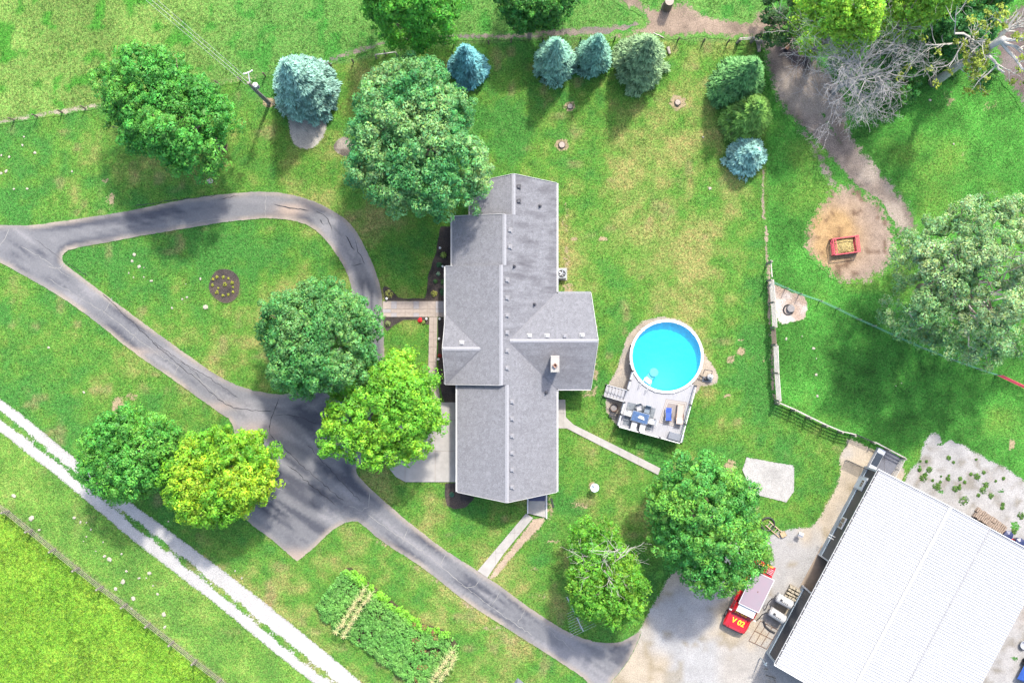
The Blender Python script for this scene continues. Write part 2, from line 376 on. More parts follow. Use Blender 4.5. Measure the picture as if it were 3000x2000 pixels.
def densify(poly, step, closed=True):
    out = []; n = len(poly)
    for i in range(n if closed else n - 1):
        a = np.array(poly[i]); b = np.array(poly[(i + 1) % n]); k = max(1, int(np.hypot(*(b - a)) / step))
        for j in range(k): out.append(a + (b - a) * j / k)
    if not closed: out.append(np.array(poly[-1]))
    return np.array(out)
def smooth_poly(pts, it=2, closed=True):
    p = np.array(pts, float)
    for _ in range(it):
        if closed:
            q = np.roll(p, -1, 0); p = np.stack([.75 * p + .25 * q, .25 * p + .75 * q], 1).reshape(-1, 2)
        else:
            a, b = p[:-1], p[1:]; m = np.stack([.75 * a + .25 * b, .25 * a + .75 * b], 1).reshape(-1, 2); p = np.vstack([p[:1], m, p[-1:]])
    return p
def sheet(name, outline_px, z, m, colf, space=.45, soft=.5, inset=.12, rag=.1, holes=(), smooth=1, maxdw=1.6, label=None, cat=None, kind='structure', parent=None, dwf=None, edge=None):
    """flat ground sheet bounded by the outline; colf(x,y,d) gives its bare colour, d = distance to its border"""
    po = smooth_poly(PX(outline_px), smooth); po = densify(po, space * .7)
    hs = [densify(smooth_poly(PX(h), smooth), space * .7) for h in holes]
    if rag:
        for q in [po] + hs:
            q[:, 0] += (fbm(q[:, 0], q[:, 1], .7, 3) - .5) * 2 * rag; q[:, 1] += (fbm(q[:, 0], q[:, 1], .7, 8) - .5) * 2 * rag
    x0, y0 = po.min(0); x1, y1 = po.max(0)
    gx, gy = np.meshgrid(np.arange(x0, x1, space), np.arange(y0, y1, space)); gx = gx.ravel() + RNG.uniform(-.1, .1, gx.size) * space; gy = gy.ravel() + RNG.uniform(-.1, .1, gy.size) * space
    ok = inpoly(gx, gy, po)
    for h in hs: ok &= ~inpoly(gx, gy, h)
    gx, gy = gx[ok], gy[ok]
    d = segdist(gx, gy, po)
    for h in hs: d = np.minimum(d, segdist(gx, gy, h))
    ok = d > space * .4; gx, gy = gx[ok], gy[ok]
    # one more ring just inside the border
    vs = [Vector(p) for p in po]; ed = [(i, (i + 1) % len(po)) for i in range(len(po))]
    for h in hs:
        b = len(vs); vs += [Vector(p) for p in h]; ed += [(b + i, b + (i + 1) % len(h)) for i in range(len(h))]
    vs += [Vector((a, b)) for a, b in zip(gx, gy)]
    v2, e2, f2, _, _, _ = delaunay_2d_cdt(vs, ed, [], 0, 1e-5)
    xy = np.array([(v.x, v.y) for v in v2])
    cen = np.array([xy[list(f)].mean(0) for f in f2])
    ok = inpoly(cen[:, 0], cen[:, 1], po)
    for h in hs: ok &= ~inpoly(cen[:, 0], cen[:, 1], h)
    fs = []
    for f, k in zip(f2, ok):
        if not k: continue
        a, b, c = xy[f[0]], xy[f[1]], xy[f[2]]
        fs.append(f if (b[0] - a[0]) * (c[1] - a[1]) - (b[1] - a[1]) * (c[0] - a[0]) > 0 else f[::-1])
    me = bpy.data.meshes.new(name); me.from_pydata([(a, b, z) for a, b in xy], [], fs); me.update()
    d = segdist(xy[:, 0], xy[:, 1], po)
    for h in hs: d = np.minimum(d, segdist(xy[:, 0], xy[:, 1], h))
    dw = np.minimum((d - inset) / soft + .5, maxdw) if soft else np.full(len(xy), 2.0)
    if dwf is not None: dw = dwf(xy[:, 0], xy[:, 1], d, dw)
    setattrs(me, xy, np.clip(colf(xy[:, 0], xy[:, 1], d), .004, .9), dw)
    if edge:   # a real border face hanging down so the sheet has thickness
        b = len(me.vertices)
    o = link(name, me, m, parent); tag(o, label, cat, None, kind); return o
def ribbon(pts, w):
    """outline of a path along pts with widths w (px)"""
    p = smooth_poly(pts, 2, False); n = len(p)
    ww = np.interp(np.linspace(0, 1, n), np.linspace(0, 1, len(w)), w) if hasattr(w, '__len__') else np.full(n, w)
    t = np.gradient(p, axis=0); t /= np.linalg.norm(t, axis=1)[:, None] + 1e-9; nn = np.stack([-t[:, 1], t[:, 0]], 1)
    return [tuple(a) for a in p + nn * ww[:, None] / 2] + [tuple(a) for a in (p - nn * ww[:, None] / 2)[::-1]]
def mixc(c1, c2, f): return GA(c1) + (GA(c2) - GA(c1)) * np.clip(f, 0, 1)[:, None]
def tocol(c, f): return GA(c) * f[:, None]

# ------------------------------------------------------------------ ground sheet
def make_ground():
    st = .28
    xs = np.arange(-50, 50.01, st); ys = np.arange(-36, 36.01, st); nx, ny = len(xs), len(ys)
    gx, gy = np.meshgrid(xs, ys); x = gx.ravel(); y = gy.ravel()
    z = -(.05 * fbm(x, y, 1.2, 41, 3)) * sst(0, 3, np.minimum(50 - abs(x), 36 - abs(y)))
    v = np.stack([x, y, z], 1)
    i = np.arange(nx * ny).reshape(ny, nx)
    q = np.stack([i[:-1, :-1], i[:-1, 1:], i[1:, 1:], i[1:, :-1]], -1).reshape(-1, 4)
    B = 1500; b = len(v); x0, x1, y0, y1 = xs[0], xs[-1], ys[0], ys[-1]
    ring = np.array([(x0, y0, 0), (x1, y0, 0), (x1, y1, 0), (x0, y1, 0), (-B, -B, 0), (B, -B, 0), (B, B, 0), (-B, B, 0)])
    v = np.vstack([v, ring]); rq = [(b + 4, b + 5, b + 1, b), (b + 5, b + 6, b + 2, b + 1), (b + 6, b + 7, b + 3, b + 2), (b + 7, b + 4, b, b + 3)]
    q = np.vstack([q, np.array(rq)])
    me = bpy.data.meshes.new('ground'); quads(me, v, q)
    xy = v[:, :2]; n = len(v)
    px = xy[:, 0] / S + 1500; py = 1000 - xy[:, 1] / S
    # worn bare spots in the lawn
    dw = np.zeros(n); dc = np.tile(GA([.21, .165, .1]), (n, 1)).astype(float)
    for (cx, cy, rx, ry, a) in BARE:
        r = np.sqrt(((px - cx) / rx) ** 2 + ((py - cy) / ry) ** 2); dw = np.maximum(dw, a * (1 - sst(.45, 1.25, r)))
    setattrs(me, xy, dc, dw)
    o = link('ground', me, M['terrain']); tag(o, None, None, None, 'structure'); return o
def quads(me, v, q, k=4):
    n = len(q); me.vertices.add(len(v)); me.vertices.foreach_set('co', np.asarray(v, np.float32).ravel())
    me.loops.add(n * k); me.loops.foreach_set('vertex_index', np.asarray(q, np.int32).ravel())
    me.polygons.add(n); me.polygons.foreach_set('loop_start', np.arange(0, n * k, k, dtype=np.int32)); me.update(calc_edges=True)
BARE = [(325, 585, 16, 26, .7), (310, 530, 14, 10, .6), (1365, 640, 14, 12, .3), (1685, 700, 14, 10, .7), (1768, 700, 20, 10, .8), (1670, 312, 20, 17, .95), (1646, 424, 24, 22, .95), (1985, 300, 28, 26, .95),
        (845, 298, 20, 16, .0), (787, 300, 22, 18, .95), (650, 428, 22, 22, .8), (2080, 552, 10, 10, .5), (2170, 1028, 16, 14, .9), (2141, 1053, 14, 14, .9), (2130, 1156, 9, 8, .9), (2173, 996, 10, 10, .6), (2240, 1053, 8, 9, .6),
        (345, 1190, 24, 32, .85), (385, 1160, 24, 16, .6), (2140, 1365, 22, 22, .8), (1700, 1480, 40, 16, .5), (1610, 1490, 16, 50, .5), (1738, 1425, 15, 16, .9), (1620, 1585, 25, 10, .6), (1560, 1665, 30, 10, .5), (1575, 1745, 40, 16, .4),
        (1665, 845, 26, 30, .55), (1660, 760, 14, 60, .5), (1745, 1050, 14, 130, .5), (1725, 1150, 30, 20, .55), (1655, 640, 16, 90, .35), (1380, 1760, 40, 30, .6), (1310, 1700, 70, 14, .5), (1250, 1660, 60, 12, .5), (1130, 1590, 40, 16, .5), (1450, 1840, 60, 12, .5),
        (2780, 290, 22, 30, .45), (2900, 310, 30, 20, .4), (2820, 450, 20, 14, .3), (2790, 610, 30, 10, .3), (2965, 1300, 12, 26, .7), (500, 1320, 20, 14, .2), (460, 720, 10, 8, .0), (2200, 1490, 40, 10, .6), (2290, 1430, 8, 40, .6), (1565, 1478, 60, 14, .3), (1420, 1490, 30, 10, .0)]
make_ground()

# ------------------------------------------------------------------ roads, paths, beds
def dcolf(base, v1=.35, v2=.35, s1=3.0, s2=.7, seed=3, base2=None):
    def f(x, y, d):
        a = fbm(x, y, s1, seed, 3); b = fbm(x, y, s2, seed + 4, 3)
        c = tocol(base, 1 + v1 * 2 * (a - .5) + v2 * 2 * (b - .5))
        if base2 is not None:
            w = sst(.42, .62, fbm(x, y, s1 * .8, seed + 31, 3))[:, None]; c = c * (1 - w) + GA(base2) * w
        return c
    return f
DRIVE_OUT = [(-150, 640)] + [(51, 664), (170, 649), (383, 617), (510, 589), (638, 568), (787, 559), (872, 572), (936, 595), (1000, 630), (1038, 667), (1064, 710), (1094, 773), (1113, 829), (1121, 875), (1125, 960), (1128, 1060), (1150, 1180), (1158, 1300), (1130, 1362), (1060, 1352), (1038, 1380), (1085, 1431), (1204, 1533), (1310, 1614), (1400, 1669), (1468, 1716), (1553, 1780), (1638, 1835), (1697, 1865), (1765, 1882), (1817, 1880), (1855, 1860), (1876, 1846), (1880, 1850), (1872, 1872), (1851, 1920), (1817, 1967), (1787, 2000), (1760, 2080), (1850, 2080), (1731, 2000), (1638, 1937), (1510, 1856), (1361, 1762), (1255, 1673), (1115, 1584), (1060, 1535), (1042, 1524), (1000, 1535), (965, 1560), (936, 1590), (873, 1645), (866, 1642), (800, 1582), (723, 1529), (690, 1480), (690, 1300), (680, 1233), (638, 1207), (510, 1114), (383, 1028), (298, 956), (187, 875), (85, 816), (0, 769), (-150, 690)]
DRIVE_OUT[DRIVE_OUT.index((1760, 2080)):DRIVE_OUT.index((1850, 2080)) + 1] = [(1760, 2080)]
ISLAND = [(183, 761), (187, 744), (204, 731), (298, 714), (425, 690), (553, 669), (680, 648), (787, 640), (851, 644), (914, 665), (957, 705), (1000, 768), (1022, 812), (1032, 860), (1030, 930), (1000, 1010), (950, 1080), (890, 1130), (840, 1155), (808, 1154), (723, 1139), (638, 1101), (553, 1041), (425, 948), (298, 854), (213, 790), (190, 772)]
def asph(x, y, d):
    px = x / S + 1500; py = 1000 - y / S
    base = GA([.100, .100, .105]); dark = GA([.040, .042, .052]); tan = GA([.2, .168, .135]); pale = GA([.158, .152, .155])
    # streaks run with the straight of the drive
    u = px * .82 + py * .57; v = -px * .57 + py * .82
    st = fbm(u * .005 + v * .002, d * 2.0, .9, 61, 2)
    ws = np.clip(1.6 * np.exp(-(((px - 840) / 230) ** 2 + ((py - 1400) / 230) ** 2)) + 1.6 * np.exp(-(((px - 1800) / 120) ** 2 + ((py - 1930) / 90) ** 2)) + 1.4 * np.exp(-(((px - 60) / 110) ** 2 + ((py - 715) / 60) ** 2)), 0, 1)
    st = st * (1 - ws) + ws * fbm(u * .006, v * .045, .9, 62, 2)
    st2 = fbm(u * .012 + v * .01, d * 3.2, 1.0, 63, 2)
    st2 = st2 * (1 - ws) + ws * fbm(u * .012, v * .08, 1.0, 65, 2)
    n1 = fbm(x, y, 4, 64, 3); n2 = fbm(x, y, 1.0, 66, 3)
    f = .42 + 1.5 * (st - .5) + .8 * (st2 - .5) + .55 * (n1 - .5) + .15 * (n2 - .5)
    def blob(cx, cy, rx, ry, a): return a * np.exp(-(((px - cx) / rx) ** 2 + ((py - cy) / ry) ** 2))
    f = f + blob(900, 1230, 100, 70, .55) + blob(800, 1500, 90, 70, .35) + blob(1820, 1910, 50, 60, .45) + blob(1000, 1420, 100, 70, .25) + blob(1070, 1470, 60, 50, .2) + blob(60, 720, 70, 40, .2) + blob(330, 900, 70, 30, .1) + blob(480, 610, 70, 25, .25)
    f = f - blob(760, 1240, 70, 30, .5) - blob(700, 1180, 60, 30, .2) - blob(830, 1300, 30, 80, .25) - blob(1100, 800, 40, 120, .25) - blob(1060, 700, 40, 60, .1) - blob(790, 590, 120, 30, .25) - blob(1280, 1660, 60, 30, .15) - blob(1690, 1920, 60, 40, .3)
    c = mixc(base, dark, sst(.5, .95, f)); c = c + (pale - c) * (sst(.42, .1, f) * .75)[:, None]
    e = (sst(.5, .05, d) * (.35 + .65 * sst(.35, .65, fbm(x, y, 1.8, 69, 3))))[:, None]
    c = c * (1 - e) + tan * e
    t = (blob(850, 615, 40, 18, 1.) + blob(760, 1260, 70, 22, .6) + blob(640, 1190, 50, 14, .5) + blob(390, 1030, 60, 10, .6) + blob(870, 1625, 40, 20, .8) + blob(590, 1180, 80, 12, .0))[:, None]
    t = np.clip(t * (.4 + n2)[:, None], 0, .85)
    return c * (1 - t) + GA([.235, .18, .14]) * t
drive = sheet('driveway', DRIVE_OUT, .03, M['asphalt'], asph, space=.24, soft=.10, inset=.02, rag=.03, holes=[ISLAND], smooth=1, label='cracked grey asphalt driveway looping round the oval lawn island', cat=None)
# cracks and joints, thin strips of filler lying on the asphalt
M['crack'] = mk('crack_dark', (.02, .02, .024), .9, .3, 5); M['crackpale'] = mk('crack_pale', (.17, .165, .155), .9, .2, 5)
def crack(pts_px, w, m, jit=4, name='crack'):
    pts = smooth_poly(pts_px, 1, False); pts = densify(pts, 9, False)
    pts = pts + RNG.normal(0, jit / 2.6, pts.shape); q = np.array([P(a, b)[:2] for a, b in pts])
    t = np.gradient(q, axis=0); t /= np.linalg.norm(t, axis=1)[:, None] + 1e-9; nn = np.stack([-t[:, 1], t[:, 0]], 1)
    ww = w * RNG.uniform(.35, 1, len(q))[:, None]; ww[0] = ww[-1] = .004
    a = q + nn * ww / 2; b = q - nn * ww / 2; n = len(q); mb = MB()
    mb.add([(*p, .036) for p in a] + [(*p, .036) for p in b], [(i, n + i, n + i + 1, i + 1) for i in range(n - 1)])
    return mb.build(name, m, drive)
for pts, w, k in [
    ([(300, 860), (390, 945), (500, 1050), (590, 1120), (650, 1180), (710, 1200), (800, 1205)], .07, 0), ([(140, 815), (230, 870), (330, 930), (430, 1015), (520, 1075)], .05, 1), ([(180, 775), (260, 840), (320, 885)], .04, 1),
    ([(520, 1060), (560, 1075), (590, 1110)], .06, 0), ([(820, 1160), (795, 1215), (790, 1270)], .07, 0), ([(795, 1215), (860, 1215), (930, 1240)], .05, 0), ([(790, 1270), (860, 1340), (950, 1420), (1010, 1470)], .06, 0), ([(840, 1360), (900, 1410), (985, 1480)], .07, 0),
    ([(1085, 1440), (1075, 1500), (1020, 1480)], .06, 1), ([(1075, 1500), (1130, 1545), (1250, 1620), (1300, 1665), (1380, 1730), (1470, 1800), (1560, 1860)], .06, 1), ([(1195, 1545), (1180, 1590)], .07, 1), ([(1310, 1620), (1285, 1660)], .05, 1), ([(1408, 1690), (1385, 1725), (1340, 1710)], .05, 1), ([(1465, 1730), (1440, 1775)], .06, 1), ([(1540, 1780), (1515, 1830)], .05, 1),
    ([(395, 605), (520, 585), (640, 572)], .06, 0), ([(520, 660), (650, 640)], .04, 1), ([(778, 562), (778, 640)], .05, 1), ([(800, 600), (850, 610), (905, 617)], .12, 0), ([(640, 585), (700, 575)], .05, 0), ([(925, 615), (960, 640), (975, 680)], .07, 0), ([(950, 660), (935, 645)], .1, 0), ([(1040, 700), (1050, 740), (1070, 775)], .06, 0), ([(1010, 690), (1040, 735)], .09, 0), ([(1020, 745), (1075, 720)], .04, 1), ([(1030, 780), (1060, 770)], .08, 0),
    ([(25, 667), (22, 690), (0, 720)], .06, 1), ([(190, 772), (170, 790), (140, 780)], .06, 1), ([(330, 870), (305, 915)], .06, 1), ([(400, 970), (385, 1000)], .05, 1), ([(535, 1060), (505, 1100)], .06, 1), ([(640, 1140), (615, 1165)], .05, 1), ([(770, 1400), (830, 1440)], .04, 1), ([(1600, 1840), (1650, 1880), (1700, 1920)], .05, 1), ([(1230, 1740), (1120, 1650)], .0, 1),
    ([(60, 720), (130, 760), (210, 815)], .05, 1), ([(100, 700), (180, 760), (260, 810)], .04, 0), ([(560, 1090), (640, 1160), (700, 1215)], .05, 1), ([(450, 1000), (540, 1065), (620, 1110), (700, 1165)], .05, 0), ([(900, 1300), (980, 1390), (1060, 1470)], .05, 0)]:
    if w: crack(pts, w, M['crack'] if k == 0 else M['crackpale'])

LANE_T = [(-160, 1050), (0, 1165), (85, 1228), (213, 1334), (300, 1402), (383, 1469), (510, 1563), (638, 1656), (766, 1754), (893, 1856), (1000, 1945), (1065, 2000), (1180, 2100)]
LANE_B = [(-160, 1140), (0, 1267), (91, 1338), (170, 1397), (264, 1478), (383, 1580), (510, 1678), (638, 1775), (766, 1882), (851, 1950), (915, 2000), (1040, 2100)]
LANE_C = PX([(-160, 1090), (0, 1215), (149, 1333), (213, 1384), (340, 1490), (468, 1588), (595, 1690), (723, 1792), (851, 1899), (957, 1980), (1110, 2100)])
def lane_dw(x, y, d, dw):
    c = segdist(x, y, LANE_C, False); n = fbm(x, y, 1.0, 91, 3)
    return np.minimum(dw, (c - .16 - .14 * sst(.3, .62, n)) / .4 + .5 + .35 * sst(.6, .75, fbm(x, y, 1.6, 95, 2)))
sheet('gravel_lane', LANE_T + LANE_B[::-1], .012, M['gravel'], lambda x, y, d: tocol([.25, .241, .228], .92 + .3 * fbm(x, y, .9, 71, 3) - .18 * sst(.3, .0, d)), space=.28, soft=.35, inset=.06, rag=.05, dwf=lane_dw, label='white gravel lane with a grass strip down its middle')

# dirt trails
trail = dcolf([.165, .125, .095], .3, .35, 2.0, .5, 12)
grey = dcolf([.15, .12, .098], .35, .45, 2.4, .5, 13, base2=[.205, .17, .138])
sheet('dirt_path', ribbon([(930, 188), (1000, 165), (1060, 143), (1130, 122), (1230, 112), (1330, 108), (1440, 105), (1560, 103), (1640, 96), (1720, 92), (1800, 92), (1880, 84)], [14, 24, 26, 20, 22, 24, 26, 30, 30, 34, 44, 60]), .010, M['terrain'], dcolf([.13, .105, .088], .3, .3, 2, .5, 14, base2=[.105, .095, .085]), space=.3, soft=.6, inset=.2, label='narrow brown dirt path running past the blue spruces')
sheet('dirt_path', [(1770, -40), (1860, -40), (1900, 20), (1970, 10), (2010, -10), (2050, 30), (2130, 50), (2200, 70), (2215, 20), (2290, 10), (2320, 60), (2300, 100), (2250, 125), (2150, 118), (2050, 112), (1990, 118), (1900, 110), (1820, 120), (1750, 118), (1780, 95), (1850, 80), (1900, 60), (1850, 30), (1800, 5)], .013, M['terrain'], trail, space=.32, soft=.9, inset=.35, rag=.3, label='wide tan dirt path crossing the top of the paddock')
RUTS = [PX(q) for q in ([(2250, 150), (2300, 250), (2360, 330), (2430, 410), (2500, 490), (2570, 570), (2640, 670), (2670, 720)], [(2340, 160), (2410, 270), (2460, 370), (2510, 460), (2580, 540), (2640, 610), (2685, 690)], [(2290, 310), (2350, 400), (2400, 480), (2440, 560), (2500, 600)])]
def ne_dw(x, y, d, dw):
    py = 1000 - y / S
    r = np.minimum((.62 - segdist(x, y, RUTS[0], False)) / .7, np.maximum((.62 - segdist(x, y, RUTS[1], False)) / .7, -9)) * 0
    r = np.maximum(np.maximum((.72 - segdist(x, y, RUTS[0], False)) / .9, (.62 - segdist(x, y, RUTS[1], False)) / .9), (.42 - segdist(x, y, RUTS[2], False)) / .9) + .55
    return np.minimum(dw, r + 1.6 * sst(360, 240, py))
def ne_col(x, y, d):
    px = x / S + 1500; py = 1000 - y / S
    w = np.clip(1.5 * np.exp(-(((px - 2325 - (py - 165) * 1.0) / 36) ** 2 + ((py - 165) / 40) ** 2)) + .9 * np.exp(-(((px - 2265) / 14) ** 2 + ((py - 205) / 26) ** 2)), 0, 1)[:, None] * sst(.12, .42, fbm(x, y, 1.2, 99, 3))[:, None]  # dark mud, with the trees' cast shadow painted into its colour
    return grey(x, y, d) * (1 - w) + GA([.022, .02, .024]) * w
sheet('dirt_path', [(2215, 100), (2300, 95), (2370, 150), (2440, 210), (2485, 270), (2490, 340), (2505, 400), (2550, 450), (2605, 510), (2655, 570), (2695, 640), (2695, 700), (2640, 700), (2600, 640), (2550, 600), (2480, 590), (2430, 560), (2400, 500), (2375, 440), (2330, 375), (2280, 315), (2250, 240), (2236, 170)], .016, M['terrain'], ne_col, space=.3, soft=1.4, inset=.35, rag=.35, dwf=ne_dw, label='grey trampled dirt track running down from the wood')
def feed_col(x, y, d):
    px = x / S + 1500; py = 1000 - y / S; n = fbm(x, y, 1.4, 21, 3); f = fbm(x, y, .35, 26, 2)
    straw = GA([.235, .155, .075]); tan = GA([.19, .145, .115]); w = np.clip(np.exp(-(((px - 2440) / 75) ** 2 + ((py - 690) / 90) ** 2)) * 1.5 * (.5 + n), 0, 1)[:, None]
    c = tan * (1 - w) + straw * w; c = c * (.75 + .5 * f)[:, None]
    k = sst(.66, .74, fbm(x, y, .6, 29, 2) + .1 * np.exp(-(((px - 2425) / 30) ** 2 + ((py - 650) / 40) ** 2)))[:, None] * .7
    return c * (1 - k) + GA([.07, .04, .025]) * k
sheet('dirt_patch', [(2380, 625), (2420, 570), (2440, 530), (2500, 540), (2560, 570), (2600, 620), (2630, 680), (2625, 750), (2600, 800), (2560, 830), (2500, 835), (2440, 820), (2390, 790), (2360, 750), (2345, 700), (2360, 660)], .02, M['terrain'], feed_col, space=.28, soft=2.0, inset=.35, rag=.4, label='straw littered bare dirt round the red hay feeder')
sheet('ash_patch', [(2258, 828), (2290, 838), (2330, 855), (2370, 872), (2368, 900), (2362, 938), (2330, 945), (2300, 955), (2275, 945), (2268, 900)], .02, M['terrain'], dcolf([.29, .255, .23], .25, .35, 1.5, .4, 15, base2=[.24, .18, .14]), space=.25, soft=.3, inset=.1, label='pale ash and sand patch inside the paddock fence corner')
sheet('dirt_strip', ribbon([(2240, 470), (2232, 540), (2238, 620), (2245, 700), (2248, 770), (2255, 840), (2258, 960), (2262, 1100), (2270, 1175)], [9, 12, 14, 15, 16, 18, 15, 15, 14]), .011, M['terrain'], dcolf([.2, .155, .115], .2, .3, 2, .5, 16), space=.25, soft=.35, inset=.1, label='worn soil strip below the paddock fence')
sheet('dirt_strip', ribbon([(-60, 368), (20, 355), (110, 338), (200, 325), (280, 310), (330, 303)], [12, 16, 20, 20, 18, 14]), .011, M['terrain'], dcolf([.2, .18, .13], .2, .3, 2, .5, 17), space=.25, soft=.5, inset=.15, label='pale bare strip along the wire fence at left')
sheet('dirt_strip', ribbon([(620, 248), (680, 236), (740, 226), (790, 220)], [14, 20, 16, 10]), .011, M['terrain'], dcolf([.17, .155, .09], .2, .3, 2, .5, 18), space=.25, soft=.7, inset=.2, label='pale bare strip under the fence behind the pole')
sheet('dirt_patch', [(2935, 40), (3080, -60), (3080, 380), (3000, 345), (2960, 270), (2925, 240), (2910, 190), (2900, 120)], .012, M['terrain'], dcolf([.085, .065, .06], .3, .3, 2, .5, 19, base2=[.12, .1, .095]), space=.4, soft=1.2, inset=.5, rag=.3, label='dark bare soil under the dying tree at the corner')
GRAV = [.305, .295, .275]
def yard(x, y, d):
    px = x / S + 1500; py = 1000 - y / S; a = fbm(x, y, 4.5, 51, 3); b = fbm(x, y, .8, 52, 3)
    c = mixc([.215, .212, .208], [.255, .213, .155], sst(.42, .62, a) * .9 + sst(2080, 2130, px) * sst(1830, 1880, py) * .3)
    c = c * (.82 + .36 * b)[:, None]
    w = sst(.66, .74, fbm(x, y, .9, 57, 2))[:, None] * .5
    return c * (1 - w) + GA([.14, .11, .06]) * w
sheet('gravel_yard', [(1690, 2100), (1740, 1990), (1800, 1925), (1850, 1870), (1893, 1797), (1936, 1724), (1953, 1690), (2010, 1640), (2080, 1600), (2160, 1580), (2250, 1565), (2298, 1550), (2336, 1541), (2370, 1541), (2391, 1529), (2408, 1499), (2430, 1456), (2447, 1418), (2457, 1380), (2453, 1333), (2476, 1309), (2478, 1275), (2520, 1290), (2560, 1312), (2600, 1335), (2645, 1345), (2660, 1400), (2660, 2100)], .018, M['gravel'], yard, space=.4, soft=.45, inset=.15, rag=.15, label='pale gravel yard in front of the barn')
def pad_dw(x, y, d, dw): return dw - 1.3 * sst(.64, .74, fbm(x, y, 1.5, 131, 3))
def pad_col(x, y, d):
    c = tocol([.225, .218, .21], .7 + .45 * fbm(x, y, .6, 58, 3)); w = sst(.55, .75, fbm(x, y, 2.2, 59, 3))[:, None] * .5
    k = sst(.6, .75, fbm(x, y, .55, 132, 2))[:, None] * .6; c = c * (1 - k) + GA([.1, .085, .06]) * k
    return c * (1 - w) + GA([.19, .155, .125]) * w
sheet('gravel_pad', [(2600, 1480), (2651, 1392), (2689, 1350), (2693, 1330), (2698, 1305), (2723, 1262), (2749, 1262), (2808, 1286), (2851, 1313), (2872, 1333), (2936, 1358), (2974, 1384), (3000, 1405), (3090, 1450), (3090, 2100), (2640, 2100)], .022, M['gravel'], pad_col, space=.35, soft=.5, inset=.15, rag=.2, dwf=pad_dw, label='weedy white gravel pad beyond the barn')
sheet('gravel_pad', [(2187, 1339), (2327, 1363), (2326, 1439), (2304, 1471), (2204, 1446), (2174, 1376)], .024, M['gravel'], dcolf([.235, .228, .215], .12, .2, 1.5, .4, 65), space=.25, soft=.08, inset=.0, rag=.03, smooth=0, label='square white gravel pad in the grass beside the barn yard')
sheet('gravel_bed', [(1780, 1125), (1800, 1085), (1818, 1040), (1832, 985), (1868, 943), (1915, 925), (1970, 925), (2020, 945), (2055, 990), (2072, 1045), (2098, 1075), (2110, 1105), (2098, 1132), (2040, 1138), (1990, 1290), (1812, 1256), (1790, 1235), (1772, 1205), (1770, 1160)], .02, M['gravel'], dcolf([.23, .195, .155], .15, .3, 1.5, .4, 60, base2=[.2, .18, .155]), space=.3, soft=.3, inset=.12, rag=.1, label='tan gravel bed round the swimming pool')
sheet('gravel_bed', [(840, 345), (850, 410), (870, 435), (905, 443), (935, 428), (955, 390), (968, 345), (960, 300), (920, 270), (870, 275), (845, 310)], .02, M['gravel'], dcolf([.235, .22, .19], .15, .35, 1.5, .4, 67), space=.28, soft=.3, inset=.1, rag=.1, label='oval gravel bed under the large blue spruce')
sheet('soil_bed', [(970, 432), (985, 405), (1010, 398), (1040, 410), (1045, 440), (1025, 462), (990, 458)], .02, M['mulch'], dcolf([.085, .072, .06], .3, .4, 1, .3, 68, base2=[.2, .175, .145]), space=.2, soft=.3, inset=.08, label='small dark soil bed left of the big maple')
MUL = dcolf([.036, .030, .028], .3, .5, 1.2, .3, 70, base2=[.055, .043, .036])
sheet('mulch_bed', [(610, 838), (618, 812), (632, 792), (650, 786), (678, 790), (700, 808), (706, 835), (700, 865), (685, 882), (660, 891), (635, 880), (616, 862)], .03, M['mulch'], MUL, space=.18, soft=.12, inset=.03, rag=.05, label='round dark mulch bed in the lawn island')
sheet('mulch_bed', [(1290, 662), (1330, 662), (1335, 885), (1127, 883), (1118, 838), (1133, 838), (1149, 848), (1167, 869), (1182, 873), (1243, 872), (1250, 854), (1253, 803), (1263, 779), (1276, 736), (1282, 701), (1286, 675)], .028, M['mulch'], MUL, space=.22, soft=.12, inset=.03, rag=.04, smooth=0, label='dark mulch bed along the house above the paved walk')
sheet('mulch_bed', [(1128, 926), (1260, 926), (1259, 968), (1250, 952), (1235, 943), (1212, 938), (1180, 940), (1152, 955), (1132, 975), (1120, 950)], .028, M['mulch'], MUL, space=.2, soft=.12, inset=.03, rag=.04, smooth=0, label='dark mulch bed with red flower below the paved walk')
sheet('mulch_bed', [(1281, 926), (1330, 926), (1345, 1130), (1345, 1182), (1300, 1182), (1283, 1110)], .028, M['mulch'], MUL, space=.25, soft=.12, inset=.03, rag=.04, smooth=0, label='narrow dark mulch bed between side path and house')
sheet('mulch_bed', [(1302, 1412), (1345, 1412), (1345, 1440), (1395, 1455), (1365, 1487), (1330, 1492), (1308, 1480), (1301, 1450)], .026, M['mulch'], MUL, space=.2, soft=.15, inset=.04, rag=.05, smooth=0, label='dark mulch bed at the garage corner')

